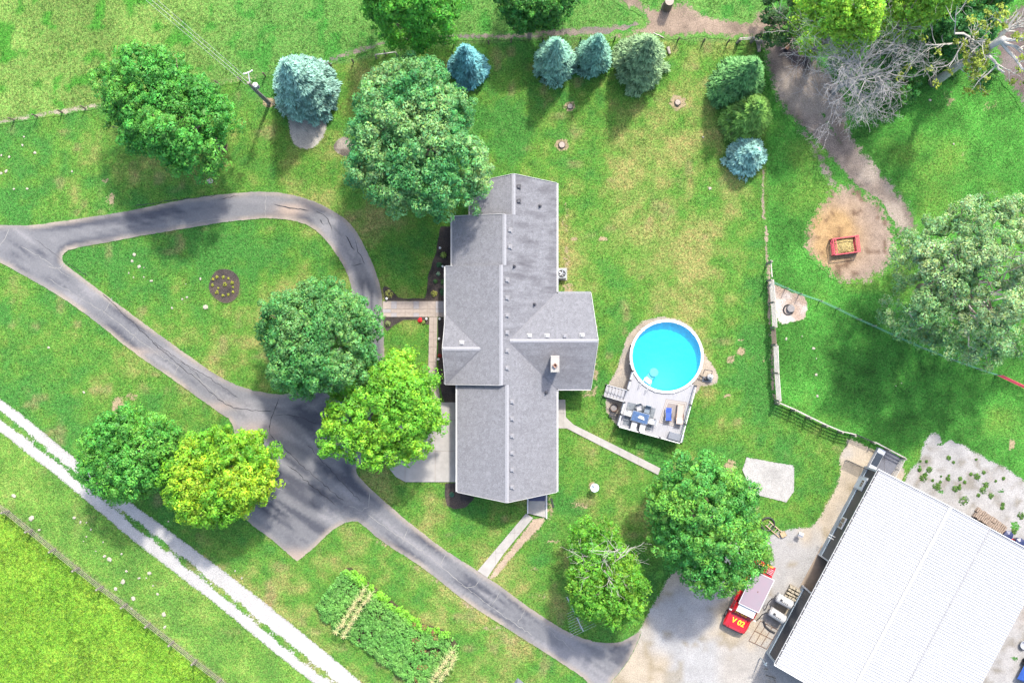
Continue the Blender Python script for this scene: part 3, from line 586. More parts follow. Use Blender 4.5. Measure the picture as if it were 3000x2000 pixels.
# concrete and paving, slab by slab
def clip_poly(poly, a, b, c):
    out = []; n = len(poly)
    for i in range(n):
        p, q = poly[i], poly[(i + 1) % n]; dp = a * p[0] + b * p[1] - c; dq = a * q[0] + b * q[1] - c
        if dp >= 0: out.append(p)
        if dp * dq < 0:
            t = dp / (dp - dq); out.append((p[0] + t * (q[0] - p[0]), p[1] + t * (q[1] - p[1])))
    return out
def slabs(name, outline, xs, ys, z, m, label, gap=.025, piece='slab', base=None, th=.06, mats=None):
    root = thing(name, (*P(*outline[0])[:2], 0), label, None); root['kind'] = 'structure'
    del_cat(root)
    for i in range(len(xs) - 1):
        for j in range(len(ys) - 1):
            po = [tuple(p) for p in PX(outline)]
            w0 = P(xs[i], ys[j + 1]); w1 = P(xs[i + 1], ys[j])
            for (a, b, c) in ((1, 0, w0.x + gap / 2), (-1, 0, -w1.x + gap / 2), (0, 1, w0.y + gap / 2), (0, -1, -w1.y + gap / 2)):
                if po: po = clip_poly(po, a, b, c)
            if len(po) >= 3:
                mb = MB().prism(po, z - th, z + random.uniform(-.004, .004)); mb.build(piece, random.choice(mats) if mats else m, root, True)
    mb = MB().prism([tuple(p) for p in PX(outline)], z - th - .02, z - .03); mb.build('joint_bed', base or M['tanconcrete'], root, True)
    return root
def del_cat(o):
    if 'category' in o: del o['category']
slabs('concrete_apron', [(1350, 1178), (1290, 1178), (1250, 1200), (1180, 1230), (1120, 1290), (1120, 1340), (1140, 1371), (1160, 1396), (1188, 1411), (1350, 1411)], [1050, 1187, 1275, 1360], [1150, 1230, 1320, 1420], .075, M['concrete'], 'pale concrete apron in front of the garage')
slabs('garden_walk', [(1632, 1170), (1656, 1170), (1658, 1222), (1680, 1243), (1760, 1283), (1850, 1328), (1935, 1371), (1928, 1390), (1850, 1351), (1750, 1300), (1660, 1254), (1632, 1254)], [1600, 1650, 1705, 1760, 1815, 1870, 1960], [1100, 1210, 1500], .06, M['concrete'], 'narrow concrete walk from the house towards the pool deck', gap=.012)
slabs('cellar_walk', [(1541, 1503), (1562, 1516), (1476, 1620), (1428, 1690), (1399, 1671)], [1300, 1452, 1507, 1700], [1400, 1560, 1618, 1800], .07, M['concrete'], 'concrete walk from cellar steps to driveway', gap=.015)
sheet('dirt_strip', [(1562, 1516), (1600, 1512), (1612, 1490), (1611, 1508), (1590, 1540), (1540, 1590), (1480, 1660), (1445, 1702), (1428, 1690)], .034, M['gravel'], dcolf([.235, .18, .13], .12, .2, 2, .5, 75), space=.3, soft=.3, inset=.08, rag=.08, smooth=0, label='tan worn soil strip beside the cellar walk')
PV = [M['paver'], M['paver'], M['paver2']]
slabs('paved_walk', [(1122, 882), (1330, 882), (1330, 928), (1122, 928)], [1122, 1146, 1163, 1187, 1211, 1228, 1252, 1276, 1300, 1331], [882, 905, 916, 928.5], .07, M['paver'], 'stone paved walk from driveway to front door', gap=.02, piece='paver', mats=PV)
slabs('side_path', [(1258, 928.8), (1281.5, 928.8), (1279, 1080), (1290, 1178), (1266, 1178), (1255, 1080)], [1240, 1270, 1300], [928.8, 950, 972, 994, 1016, 1038, 1060, 1082, 1104, 1126, 1180], .066, M['paver'], 'tan paver path branching along the house front', gap=.018, piece='paver', mats=[M['paver']])
slabs('grey_slab', [(2592, 1312), (2640, 1342), (2604, 1400), (2545, 1372)], [2500, 2590, 2680], [1290, 1345, 1420], .06, M['greyslab'], 'grey concrete slab at the north end of the barn', gap=.02)
slabs('door_slab', [(2400, 1622), (2425, 1600), (2400, 1740), (2349, 1716)], [2300, 2500], [1560, 1665, 1760], .05, M['tanconcrete'], 'stained concrete slab at the open barn bay', gap=.02)
# ------------------------------------------------------------------ house
def roofmat():
    m, nt, N, L, b = newmat('asphalt_shingles')
    tc = N.new('ShaderNodeTexCoord'); ob = tc.outputs['Object']
    def noise(sc, det=4, stretch=None):
        n = N.new('ShaderNodeTexNoise'); n.inputs['Scale'].default_value = sc; n.inputs['Detail'].default_value = det; n.inputs['Roughness'].default_value = .6
        if stretch:
            mp = N.new('ShaderNodeMapping'); mp.inputs['Scale'].default_value = stretch; L.new(ob, mp.inputs[0]); L.new(mp.outputs[0], n.inputs['Vector'])
        else: L.new(ob, n.inputs['Vector'])
        return n.outputs['Fac']
    def ramp(s, a, ca, b_, cb):
        r = N.new('ShaderNodeValToRGB'); r.color_ramp.elements[0].position = a; r.color_ramp.elements[1].position = b_
        r.color_ramp.elements[0].color = (*ca, 1); r.color_ramp.elements[1].color = (*cb, 1); L.new(s, r.inputs[0]); return r.outputs[0]
    base = ramp(noise(14, 3), .3, (.1, .101, .110), .7, (.158, .159, .169))
    v = N.new('ShaderNodeTexVoronoi'); v.inputs['Scale'].default_value = 5.5; L.new(ob, v.inputs['Vector'])
    tab = ramp(v.outputs['Color'], 0, (.86, .86, .86), 1, (1.14, 1.14, 1.14))
    mx = N.new('ShaderNodeMix'); mx.data_type = 'RGBA'; mx.blend_type = 'MULTIPLY'; mx.inputs[0].default_value = 1; L.new(base, mx.inputs[6]); L.new(tab, mx.inputs[7])
    a = N.new('ShaderNodeAttribute'); a.attribute_name = 'grime'
    st = noise(1.1, 5, (.35, 1.6, 1))
    mu = N.new('ShaderNodeMath'); mu.operation = 'MULTIPLY'; q = N.new('ShaderNodeMapRange'); q.inputs[1].default_value = .42; q.inputs[2].default_value = .72; L.new(st, q.inputs[0]); L.new(q.outputs[0], mu.inputs[0]); L.new(a.outputs['Fac'], mu.inputs[1])
    m2 = N.new('ShaderNodeMix'); m2.data_type = 'RGBA'; L.new(mu.outputs[0], m2.inputs[0]); L.new(mx.outputs[2], m2.inputs[6]); m2.inputs[7].default_value = (.06, .058, .065, 1)
    L.new(m2.outputs[2], b.inputs['Base Color']); b.inputs['Roughness'].default_value = .88; b.inputs['Specular IOR Level'].default_value = .2
    bp = N.new('ShaderNodeBump'); bp.inputs['Strength'].default_value = .3; bp.inputs['Distance'].default_value = .02; L.new(noise(60, 2), bp.inputs['Height']); L.new(bp.outputs[0], b.inputs['Normal'])
    return m
M['shingle'] = roofmat()
M['fascia'] = mk('fascia_grey', (.28, .28, .28), .6, .1, 4)
M['ridgecap'] = mk('ridge_shingle', (.2, .2, .21), .88, .15, 9)
M['ventpale'] = mk('vent_pale', (.26, .26, .26), .5, .1, 6); M['ventgrey'] = mk('vent_grey', (.15, .15, .16), .5, .1, 6); M['ventdark'] = mk('vent_dark', (.04, .04, .048), .5, .1, 6)
M['cladding'] = mk('house_cladding', (.42, .36, .3), .8, .1, 5)
ZE, PIT = 2.7, .417
fe = (H - ZE) / H * S
def E(a, b): return ((a - 1500) * fe, (1000 - b) * fe)
house = thing('ranch_house', (*E(1470, 1000), 0), 'long grey shingled ranch house with cross gables', 'house')
hx, hy = house.location.x, house.location.y
XR = E(1631, 0)[0]
def zE(x, y): return ZE + PIT * (XR - x)
def zW(xl):
    X = E(xl, 0)[0]; return lambda x, y: ZE + PIT * (x - X)
def zN(yn):
    Y = E(0, yn)[1]; return lambda x, y: ZE + PIT * (Y - y)
def zS(ys):
    Y = E(0, ys)[1]; return lambda x, y: ZE + PIT * (y - Y)
def roof_slope(poly, zf, ax, name='roof_slope', grime=.3, zoff=0):
    """courses of shingles: each course is a strip tilted so its lower edge stands proud"""
    po = [E(a, b) for a, b in poly]
    n = len(po)
    ar = sum(po[i][0] * po[(i + 1) % n][1] - po[(i + 1) % n][0] * po[i][1] for i in range(n))
    if ar < 0: po = po[::-1]
    g = Vector((zf(1, 0) - zf(0, 0), zf(0, 1) - zf(0, 0))); g.normalize()          # uphill
    t = [p[0] * g.x + p[1] * g.y for p in po]; t0, t1 = min(t), max(t); st = .15; mb = MB(); k = 0; gr = []
    while t0 + k * st < t1:
        a, b = t0 + k * st, min(t0 + (k + 1) * st, t1)
        q = clip_poly(po, g.x, g.y, a); q = clip_poly(q, -g.x, -g.y, -b) if len(q) > 2 else []
        k += 1
        if len(q) < 3: continue
        vs = []
        for (x, y) in q:
            s = (x * g.x + y * g.y - a) / st; vs.append((x, y, zf(x, y) + zoff + .03 - .024 * s))
        mb.add(vs, [tuple(range(len(vs)))])
        low = [v for v in vs if abs(v[0] * g.x + v[1] * g.y - a) < 1e-6]
        if len(low) == 2:
            p, r = low; sd = Vector((r[0] - p[0], r[1] - p[1])); w = Vector((-g.y, g.x))
            if sd.dot(w) > 0: p, r = r, p
            mb.add([p, r, (r[0], r[1], r[2] - .03), (p[0], p[1], p[2] - .03)], [(0, 1, 2, 3)])
    o = mb.build(name, M['shingle'], house, True)
    a = o.data.attributes.new('grime', 'FLOAT', 'POINT'); a.data.foreach_set('value', np.full(len(o.data.vertices), grime, np.float32))
    # underside deck
    vs = [(x, y, zf(x, y) + zoff - .005) for x, y in po]; lo = [(x, y, z - .12) for x, y, z in vs]; n = len(vs)
    MB().add(vs + lo, [tuple(range(n)), tuple(range(n, 2 * n))[::-1]] + [(i, n + i, n + (i + 1) % n, (i + 1) % n) for i in range(n)]).build('fascia', M['fascia'], o, True)
    return o
rA, rB, rC, rD = 1504.5, 1478, 1468.5, 1485.5
roof_slope([(1631, 537), (1631, 634), (rA, 634), (rA, 517)], zE, 0, grime=.75)
roof_slope([(1631, 634), (1631, 780), (rB, 780), (rB, 634)], zE, 0, grime=.95)
roof_slope([(1631, 780), (1631, 859), (rC, 859), (rC, 780)], zE, 0, grime=.95)
roof_slope([(1631, 859), (1492, 998.5), (rC, 998.5), (rC, 859)], zE, 0, grime=.6)
roof_slope([(rC, 998.5), (1492, 998.5), (1618, 1125), (rC, 1125)], zE, 0, grime=.15)
roof_slope([(rD, 1125), (1618, 1125), (1631, 1138), (1631, 1440), (rD, 1463)], zE, 0, grime=.2)
roof_slope([(1378, 537), (rA, 517), (rA, 634), (1378, 634)], zW(1378), 0, grime=.1)
roof_slope([(1325, 634), (rB, 634), (rB, 780), (1325, 780)], zW(1325), 0, grime=.1)
roof_slope([(1306, 780), (rC, 780), (rC, 918), (1306, 918)], zW(1306), 0, grime=.12)
roof_slope([(1306, 918), (rC, 918), (rC, 1021.5), (1409.5, 1021.5)], zW(1306), 0, grime=.12)
roof_slope([(1409.5, 1021.5), (rC, 1021.5), (rC, 1125), (1306, 1125)], zW(1306), 0, grime=.12)
roof_slope([(1340, 1125), (rD, 1125), (rD, 1463), (1340, 1440)], zW(1340), 0, grime=.12)
roof_slope([(1306, 918), (1409.5, 1021.5), (1299, 1021.5), (1311, 918)][0:3], zN(918), 1, grime=.1, zoff=.004)
roof_slope([(1306, 1125), (1299, 1021.5), (1409.5, 1021.5)], zS(1125), 1, grime=.45, zoff=.004)
roof_slope([(1631, 859), (1492, 998.5), (1748, 998.5), (1731, 859)], zN(859), 1, grime=.1, zoff=.004)
roof_slope([(1631, 1138), (1731, 1138), (1748, 998.5), (1492, 998.5)], zS(1138), 1, grime=.45, zoff=.004)
# ridge caps
def ridge(a, b, z, alongx=False):
    (x0, y0), (x1, y1) = E(*a), E(*b); L = math.hypot(x1 - x0, y1 - y0); n = int(L / .2); mb = MB()
    for i in range(n):
        t0, t1 = i / n, (i + 1.12) / n
        p = Vector((x0 + (x1 - x0) * t0, y0 + (y1 - y0) * t0, z)); q = Vector((x0 + (x1 - x0) * t1, y0 + (y1 - y0) * t1, z))
        s = Vector((0, 1, 0)) if alongx else Vector((1, 0, 0)); w = .15; dz = -PIT * w
        for e, (u, zz) in ((0, (p, .062)), (1, (q, .05))):
            pass
        mb.add([p + s * -w + Vector((0, 0, dz + .062)), p + Vector((0, 0, .062)), p + s * w + Vector((0, 0, dz + .062)), q + s * -w + Vector((0, 0, dz + .048)), q + Vector((0, 0, .048)), q + s * w + Vector((0, 0, dz + .048))], [(0, 1, 4, 3), (1, 2, 5, 4)])
    mb.build('ridge_cap', M['ridgecap'], house, True)
for r, y0, y1 in ((rA, 517, 634), (rB, 634, 780), (rC, 780, 1125), (rD, 1125, 1463)):
    ridge((r, y0), (r, y1), zE(E(r, 0)[0], 0))
ridge((1300, 1021.5), (1409, 1021.5), ZE + PIT * 103.5 * fe, True); ridge((1494, 998.5), (1747, 998.5), ZE + PIT * 139.5 * fe, True)
# valley flashing lines
M['valley'] = mk('valley_metal', (.09, .09, .1), .6, .1, 5)
for a, b, zf in (((1631, 859), (1492, 998.5), zE), ((1631, 1138), (1492, 998.5), zE), ((1306, 918), (1409.5, 1021.5), zW(1306)), ((1306, 1125), (1409.5, 1021.5), zW(1306))):
    p, q = E(*a), E(*b); MB().bar((*p, zf(*p) + .035), (*q, zf(*q) + .035), .11, .02).build('valley', M['valley'], house, True)
# gutters and rake trim
def gut(a, b, z=ZE):
    p, q = E(*a), E(*b); mb = MB(); d = Vector((q[0] - p[0], q[1] - p[1], 0)).normalized(); s = Vector((d.y, -d.x, 0))
    P0, Q0 = Vector((*p, z - .03)), Vector((*q, z - .03))
    mb.bar(P0 + s * .12, Q0 + s * .12, .025, .12); mb.bar(P0 + s * .06 + Vector((0, 0, -.07)), Q0 + s * .06 + Vector((0, 0, -.07)), .12, .02)
    mb.build('gutter', M['gutter'], house, True)
for a, b in (((1631, 1440), (1631, 1138)), ((1631, 859), (1631, 537)), ((1378, 537), (1378, 634)), ((1325, 634), (1325, 780)), ((1306, 780), (1306, 945)), ((1306, 1095), (1306, 1125)), ((1340, 1125), (1340, 1440)), ((1731, 859), (1631, 859)), ((1631, 1138), (1731, 1138))):
    gut(a, b)
def rake(a, za, b, zb):
    p, q = E(*a), E(*b); MB().bar((*p, za + .0), (*q, zb + .0), .03, .17).build('rake_trim', M['gutter'], house, True)
zA = zE(E(rA, 0)[0], 0); zD = zE(E(rD, 0)[0], 0); zC = zE(E(rC, 0)[0], 0); zB = zE(E(rB, 0)[0], 0)
rake((1378, 536), ZE, (rA, 516), zA); rake((rA, 516), zA, (1631, 536), ZE); rake((1340, 1441), ZE, (rD, 1464), zD); rake((rD, 1464), zD, (1631, 1441), ZE)
zEg = ZE + PIT * 139.5 * fe; zWg = ZE + PIT * 103.5 * fe
rake((1732, 859), ZE, (1749, 998.5), zEg); rake((1749, 998.5), zEg, (1732, 1138), ZE); rake((1305, 918), ZE, (1298, 1021.5), zWg); rake((1298, 1021.5), zWg, (1305, 1125), ZE)
rake((1306, 1126), ZE, (rC, 1126), zC); rake((1325, 633), ZE, (rB, 633), zB); rake((1306, 779), ZE, (1325, 779), zW(1306)(*E(1325, 779)))
# walls
def wallbox(x0, y0, x1, y1, z1=2.6):
    (a, b), (c, d) = E(x0, y1), E(x1, y0); MB().box(((a + c) / 2, (b + d) / 2, z1 / 2), (c - a, d - b, z1)).build('wall', M['cladding'], house, True)
wallbox(1394, 555, 1615, 634); wallbox(1341, 634.3, 1615, 780); wallbox(1328, 780.3, 1615, 1125); wallbox(1356, 1125.3, 1615, 1424); wallbox(1615.3, 875, 1716, 1122)
def gablewall(p0, p1, p2, z2, out):
    a, b, c = E(*p0), E(*p1), E(*p2); o = Vector((out[0] * .12, out[1] * .12, 0))
    vs = [Vector((*a, 2.6)), Vector((*b, 2.6)), Vector((*c, z2 - .14))]; MB().add(vs + [v - o for v in vs], [(0, 1, 2), (5, 4, 3), (0, 3, 4, 1), (1, 4, 5, 2), (2, 5, 3, 0)]).build('gable_wall', M['cladding'], house, True)
gablewall((1394, 555.5), (1615, 555.5), (rA, 555.5), zA - .1, (0, 1)); gablewall((1356, 1423.5), (1615, 1423.5), (rD, 1423.5), zD - .1, (0, -1))
gablewall((1715.5, 875), (1715.5, 1122), (1715.5, 998.5), zEg - .1, (1, 0)); gablewall((1329, 935), (1329, 1108), (1329, 1021.5), zWg - .1, (-1, 0))
def window(px, py, face, w=1.2, h=1.1, z=1.45, name='window', m='glass'):
    x, y = E(px, py); dx, dy = face; f = MB(); g = MB()
    cx, cy = x + dx * .03, y + dy * .03
    d = (w, .06, h) if dy else (.06, w, h); di = (w - .14, .05, h - .14) if dy else (.05, w - .14, h - .14)
    f.box((cx, cy, z), d); o = f.build(name, M['white'], house, True)
    g.box((cx + dx * .02, cy + dy * .02, z), di); g.build('pane', M[m], o, True)
for y in (580, 680, 740): window(1615.3, y, (1, 0))
for y in (1180, 1260, 1380): window(1615.3, y, (1, 0))
for y in (590,): window(1394, y, (-1, 0))
for y in (670, 730): window(1341, y, (-1, 0), 1.5)
window(1716, 950, (1, 0), 1.6, 1.3); window(1716, 1050, (1, 0), 1.6, 1.3); window(1328, 1021, (-1, 0), 2.0, 1.4); window(1450, 555, (0, 1))
window(1328, 905, (-1, 0), 1.0, 2.05, 1.1, 'front_door', 'doorblue'); window(1356, 1270, (-1, 0), 4.8, 2.2, 1.15, 'garage_door', 'white'); window(1572, 1424, (0, -1), .95, 2.0, 1.05, 'cellar_door', 'navy')
# roof vents, pipes
def onroof(px, py):
    x, y = E(px, py); xl = 1378 if py < 634 else 1325 if py < 780 else 1306 if py < 1125 else 1340
    z = min(zE(x, y), zW(xl)(x, y))
    if 859 < py < 1138 and px > 1490: z = max(z, min(zN(859)(x, y), zS(1138)(x, y))) if px > 1500 else z
    if 918 < py < 1125 and px < 1410: z = max(z, min(zN(918)(x, y), zS(1125)(x, y)))
    return Vector((x, y, z))
for (px, py) in [(1519, 553), (1519, 595), (1493, 680), (1493, 728), (1485, 824), (1485, 875), (1485, 925), (1485, 975), (1485, 1027), (1485, 1077), (1354, 1004), (1550, 984), (1601, 984), (1652, 985), (1702, 983), (1499, 1174), (1499, 1223), (1499, 1273), (1499, 1322), (1499, 1370), (1499, 1420)]:
    p = onroof(px, py); mb = MB(); mb.box((p.x, p.y, p.z + .04), (.4, .4, .02)); mb.cbox((p.x, p.y, p.z + .12), (.27, .27, .15), .05)
    o = mb.build('roof_vent', M['ventpale'] if (px, py) in ((1354, 1004), (1550, 984), (1601, 984), (1702, 983)) else M['ventdark'] if py < 600 else M['ventgrey'], house, True)
for (px, py) in [(1581, 606), (1506, 783), (1565, 892), (1599, 1150)]:
    p = onroof(px, py); mb = MB(); mb.lathe((p.x, p.y, p.z - .1), [(.16, .1), (.15, .16), (.07, .2), (.06, .5), (.045, .5), (.04, .3)], 12); mb.build('vent_pipe', M['ventdark'], house, True)
# chimney
c = E(1622, 1064); ch = MB().box((*c, 3.9), (.56, 1.15, 3.6)).build('chimney', M['brick'], house, True)
MB().cbox((*c, 5.76), (.68, 1.28, .12), .04).build('chimney_cap', M['concrete'], ch, True)
MB().lathe((c[0], c[1] - .1, 5.82), [(.2, 0), (.2, .3), (.15, .3), (.15, .05)], 4).build('flue', M['brick'], ch, True)
# cellar entry at the south gable: stoop with low side walls
st = thing('cellar_stoop', (*P(1573, 1490)[:2], 0), 'white cellar stoop with low side walls below south gable', 'stoop')
MB().add([P(1546, 1452, .03), P(1601, 1452, .03), P(1601, 1516, .03), P(1546, 1503, .03), P(1546, 1452, .16), P(1601, 1452, .16), P(1601, 1516, .16), P(1546, 1503, .16)], [(4, 7, 6, 5), (0, 4, 5, 1), (1, 5, 6, 2), (2, 6, 7, 3), (3, 7, 4, 0)]).build('slab', M['concrete'], st, True)
for a, b in (((1546, 1450), (1546, 1503)), ((1601, 1448), (1601, 1517))):
    p, q = P(*a), P(*b); MB().bar((p.x, p.y, .14), (q.x, q.y, .14), .1, .3).build('side_wall', M['white'], st, True)
p = P(1573, 1455); MB().box((p.x, p.y, .175), (1.3, .6, .02)).build('mat', M['navy'], st, True)
# air conditioner
ac = thing('air_conditioner', P(1645, 803), 'grey air conditioning unit against the east wall of house', 'air conditioner')
MB().cbox((0, 0, .4), (.72, .8, .74), .06).build('case', M['oliveac'], ac); MB().box((0, 0, .015), (.9, 1.0, .1)).build('pad', M['concrete'], ac)
mb = MB().lathe((0, 0, .772), [(.3, 0), (.3, .02), (.27, .03), (.27, .005)], 20); mb.build('fan_ring', M['black'], ac)
mb = MB()
for i in range(5):
    R = Matrix.Rotation(i * 2 * math.pi / 5, 3, 'Z') @ Matrix.Rotation(.35, 3, 'X'); mb.box(R @ Vector((.13, 0, 0)) + Vector((0, 0, .79)), (.22, .09, .008), 0, R)
mb.build('fan', M['galv'], ac)

# ------------------------------------------------------------------ barn
M['seam'] = mk('seam_grey', (.17, .17, .172), .6, .2, 3)
BA = -math.atan2(.47, .882); BZ = 4.0
nw = P(2572, 1375, BZ)
barn = thing('barn', (nw.x, nw.y, 0), 'large white metal roofed barn with dark grey siding', 'barn', rz=BA)
BL, RX, SX, EX = 17.04, 5.8, 9.53, 15.16; RZ, SZ, EZ = 5.5, 4.72, 3.45
def rz_(x): return np.interp(x, [0, RX, SX, EX], [BZ, RZ, SZ, EZ])
def metal_slope(x0, x1, lift=0.0, n=75):
    root = MB(); z0, z1 = rz_(x0) + lift, rz_(x1) + lift
    root.add([(x0, 0, z0), (x1, 0, z1), (x1, -BL, z1), (x0, -BL, z0), (x0, 0, z0 - .06), (x1, 0, z1 - .06), (x1, -BL, z1 - .06), (x0, -BL, z0 - .06)], [(0, 3, 2, 1), (4, 5, 6, 7), (0, 1, 5, 4), (2, 3, 7, 6), (1, 2, 6, 5), (3, 0, 4, 7)])
    o = root.build('roof_slope', M['whitemetal'], barn)
    rb = MB()
    for i in range(n):
        y = -(i + .5) * BL / n; w = .036; h = .058
        rb.add([(x0, y - w, z0 + .002), (x0, y - w * .45, z0 + h), (x0, y + w * .45, z0 + h), (x0, y + w, z0 + .002), (x1, y - w, z1 + .002), (x1, y - w * .45, z1 + h), (x1, y + w * .45, z1 + h), (x1, y + w, z1 + .002)], [(0, 1, 5, 4), (1, 2, 6, 5), (2, 3, 7, 6), (0, 3, 2, 1), (4, 5, 6, 7)])
    r = rb.build('rib', M['whitemetal'], o); r['kind'] = 'stuff'
    return o
metal_slope(.12, RX); metal_slope(RX, SX); metal_slope(SX - .02, EX, -.05)
mb = MB().add([(RX - .13, .02, rz_(RX - .13) + .05), (RX, .02, RZ + .09), (RX + .13, .02, rz_(RX + .13) + .05), (RX - .13, -BL, rz_(RX - .13) + .05), (RX, -BL, RZ + .09), (RX + .13, -BL, rz_(RX + .13) + .05)], [(0, 3, 4, 1), (1, 4, 5, 2)]); mb.build('ridge_cap', M['whitemetal'], barn)
for k in (-.15, .15): MB().bar((RX + k, .02, rz_(RX + k) + .035), (RX + k, -BL, rz_(RX + k) + .035), .05, .03).build('ridge_edge', M['seam'], barn)
MB().bar((SX, 0, SZ + .02), (SX, -BL, SZ + .02), .12, .03).build('seam_flashing', M['seam'], barn)
for x0, x1, y in ((.0, RX, .0), (RX, EX, .0), (.0, RX, -BL), (RX, EX, -BL)):
    MB().bar((x0, y + (.04 if y == 0 else -.04), rz_(x0) + .0), (x1, y + (.04 if y == 0 else -.04), rz_(x1) + .0), .07, .2).build('gable_trim', M['white'], barn)
# gutter with straps
g = MB(); g.bar((-.02, 0, BZ - .04), (-.02, -BL, BZ - .04), .03, .13); g.bar((.12, 0, BZ - .06), (.12, -BL, BZ - .04), .02, .13); go = g.build('gutter', M['gutter'], barn)
MB().bar((.05, 0, BZ - .09), (.05, -BL, BZ - .09), .125, .02).build('gutter_floor', M['darkgutter'], go)
for i in range(29): MB().box((.05, -.03 - i * (BL - .06) / 28, BZ + .0), (.16, .05, .02)).build('strap', M['gutter'], go)
# ribbed west wall in two runs with the open bay between
def ribwall(y0, y1, x=.25, z0=.0, z1=3.98, face=-1, name='wall', wains=.85):
    mb = MB().box((x + .06 * -face, (y0 + y1) / 2, (z0 + z1) / 2), (.12, abs(y1 - y0), z1 - z0)); o = mb.build(name, M['siding'], barn)
    rb = MB(); n = int(abs(y1 - y0) / .23)
    for i in range(n):
        y = y0 + (y1 - y0) * (i + .5) / n; rb.box((x + face * .012, y, (wains + z1) / 2), (.024, .05, z1 - wains))
    r = rb.build('siding_rib', M['siding'], o); r['kind'] = 'stuff'
    if wains:
        w = MB().box((x + face * .03, (y0 + y1) / 2, wains / 2), (.06, abs(y1 - y0) - .02, wains)); w.box((x + face * .04, (y0 + y1) / 2, wains), (.09, abs(y1 - y0) - .02, .06)); w.build('wainscot', M['wainscot'], o)
    return o
ribwall(-.05, -8.02); ribwall(-10.96, -17.0)
for y in (-8.07, -10.91): MB().box((.24, y, 1.95), (.2, .1, 3.9)).build('bay_trim', M['trimgrey'], barn)
MB().box((.31, -9.49, 3.75), (.14, 2.75, .45)).build('bay_header', M['siding'], barn)
MB().box((5.0, -9.53, .03), (9.8, 4.5, .05)).build('bay_floor', M['tanconcrete'], barn)
# corner trims, gable walls
def gwall(y, t):
    pts = [(.27, 0), (.27, BZ - .1), (RX, RZ - .1), (SX, SZ - .1), (EX - .3, EZ - .1), (EX - .3, 0)]
    mb = MB(); n = len(pts); mb.add([(x, y, z) for x, z in pts] + [(x, y + t, z) for x, z in pts], [tuple(range(n)), tuple(range(n, 2 * n))[::-1]] + [(i, n + i, n + (i + 1) % n, (i + 1) % n) for i in range(n)]); mb.build('gable_wall', M['siding'], barn)
gwall(-.2, -.12); gwall(-BL + .2, .12)
MB().box((EX - .35, -BL / 2, 1.65), (.12, BL - .5, 3.3)).build('east_wall', M['siding'], barn)
for y in (-.12, -16.95): MB().box((.22, y, 1.95), (.16, .16, 3.9)).build('corner_trim', M['wainscot'], barn)
# man door with nine panes, window, lamps
do = MB().box((0.200, -1.45, 1.06), (.1, 1.0, 2.1)).build('door', M['doorblue'], barn)
MB().box((0.195, -1.45, 1.1), (.07, 1.16, 2.24)).build('door_frame', M['trimgrey'], do)
MB().box((0.145, -1.45, 1.62), (.02, .62, .72)).build('window_frame', M['white'], do)
for i in range(3):
    for j in range(3): MB().box((0.132, -1.45 + (i - 1) * .19, 1.62 + (j - 1) * .22), (.02, .145, .17)).build('pane', M['glass'], do)
MB().tube([(.11, -1.05, 1.0), (.08, -1.05, 1.0)], .03, 8).build('door_handle', M['steel'], do)
wi = MB().box((0.190, -4.95, 1.75), (.1, .95, 1.05)).build('window', M['white'], barn)
for k in (-1, 1): MB().box((0.138, -4.95 + k * .2, 1.75), (.02, .33, .85)).build('pane', M['glass'], wi)
for k in (0, 1): MB().tube([(.15, -6.2 - k * .22, 2.0), (-.25, -6.2 - k * .22, 2.15), (-.37, -6.2 - k * .22, 2.05)], .03, 6).build('lamp_arm', M['white'], barn)
mb = MB().tube([(-.3, -17.35, 3.1), (-.35, -17.55, 2.9), (-.05, -17.6, 2.6), (-.05, -17.6, .2)], .05, 8); mb.build('downspout', M['wainscot'], barn)
def BW(x, y, z=0):
    c, s = math.cos(BA), math.sin(BA); return Vector((nw.x + x * c - y * s, nw.y + x * s + y * c, z))
# ------------------------------------------------------------------ trees
def leafquads(name, c, n, s, col, mat, parent, asp=.55, d=None, tipcol=None):
    """one rhombic leaf (or needle spray) per point: centre c, normal n, half length s"""
    N = len(c); n = n / (np.linalg.norm(n, axis=1)[:, None] + 1e-9)
    if d is None: d = RNG.normal(size=(N, 3))
    t = d - n * (d * n).sum(1)[:, None]; t /= np.linalg.norm(t, axis=1)[:, None] + 1e-9
    b = np.cross(n, t); s = s[:, None]
    v = np.stack([c - t * s, c + b * s * asp - t * s * .15, c + t * s, c - b * s * asp - t * s * .15], 1).reshape(-1, 3)
    root = parent
    while root.parent: root = root.parent
    v = v - np.array(root.location)
    me = bpy.data.meshes.new(name); quads(me, v, np.arange(4 * N).reshape(-1, 4))
    a = me.attributes.new('col', 'FLOAT_COLOR', 'POINT'); q = np.ones((N, 4, 4), np.float32); q[:, :, :3] = col[:, None, :]
    if tipcol is not None: q[:, 2, :3] = tipcol
    a.data.foreach_set('color', q.ravel())
    return link(name, me, mat, parent)
def rdir(N): 
    v = RNG.normal(size=(N, 3)); return v / np.linalg.norm(v, axis=1)[:, None]
def wander(p, q, r0, r1, n=5, amp=.15):
    p, q = Vector(p), Vector(q); L = (q - p).length; pts = []
    for i in range(n):
        t = i / (n - 1); j = Vector((random.uniform(-1, 1), random.uniform(-1, 1), random.uniform(-.5, .5))) * amp * L * .3 * math.sin(math.pi * t)
        pts.append(p.lerp(q, t) + j)
    return pts, [r0 + (r1 - r0) * i / (n - 1) for i in range(n)]
def hsv(c, dh):   # shift a leaf colour towards yellow (+) or blue-green (-)
    return GA([c[0] * (1 + dh), c[1] * (1 + .12 * dh), c[2] * (1 - .5 * dh)])
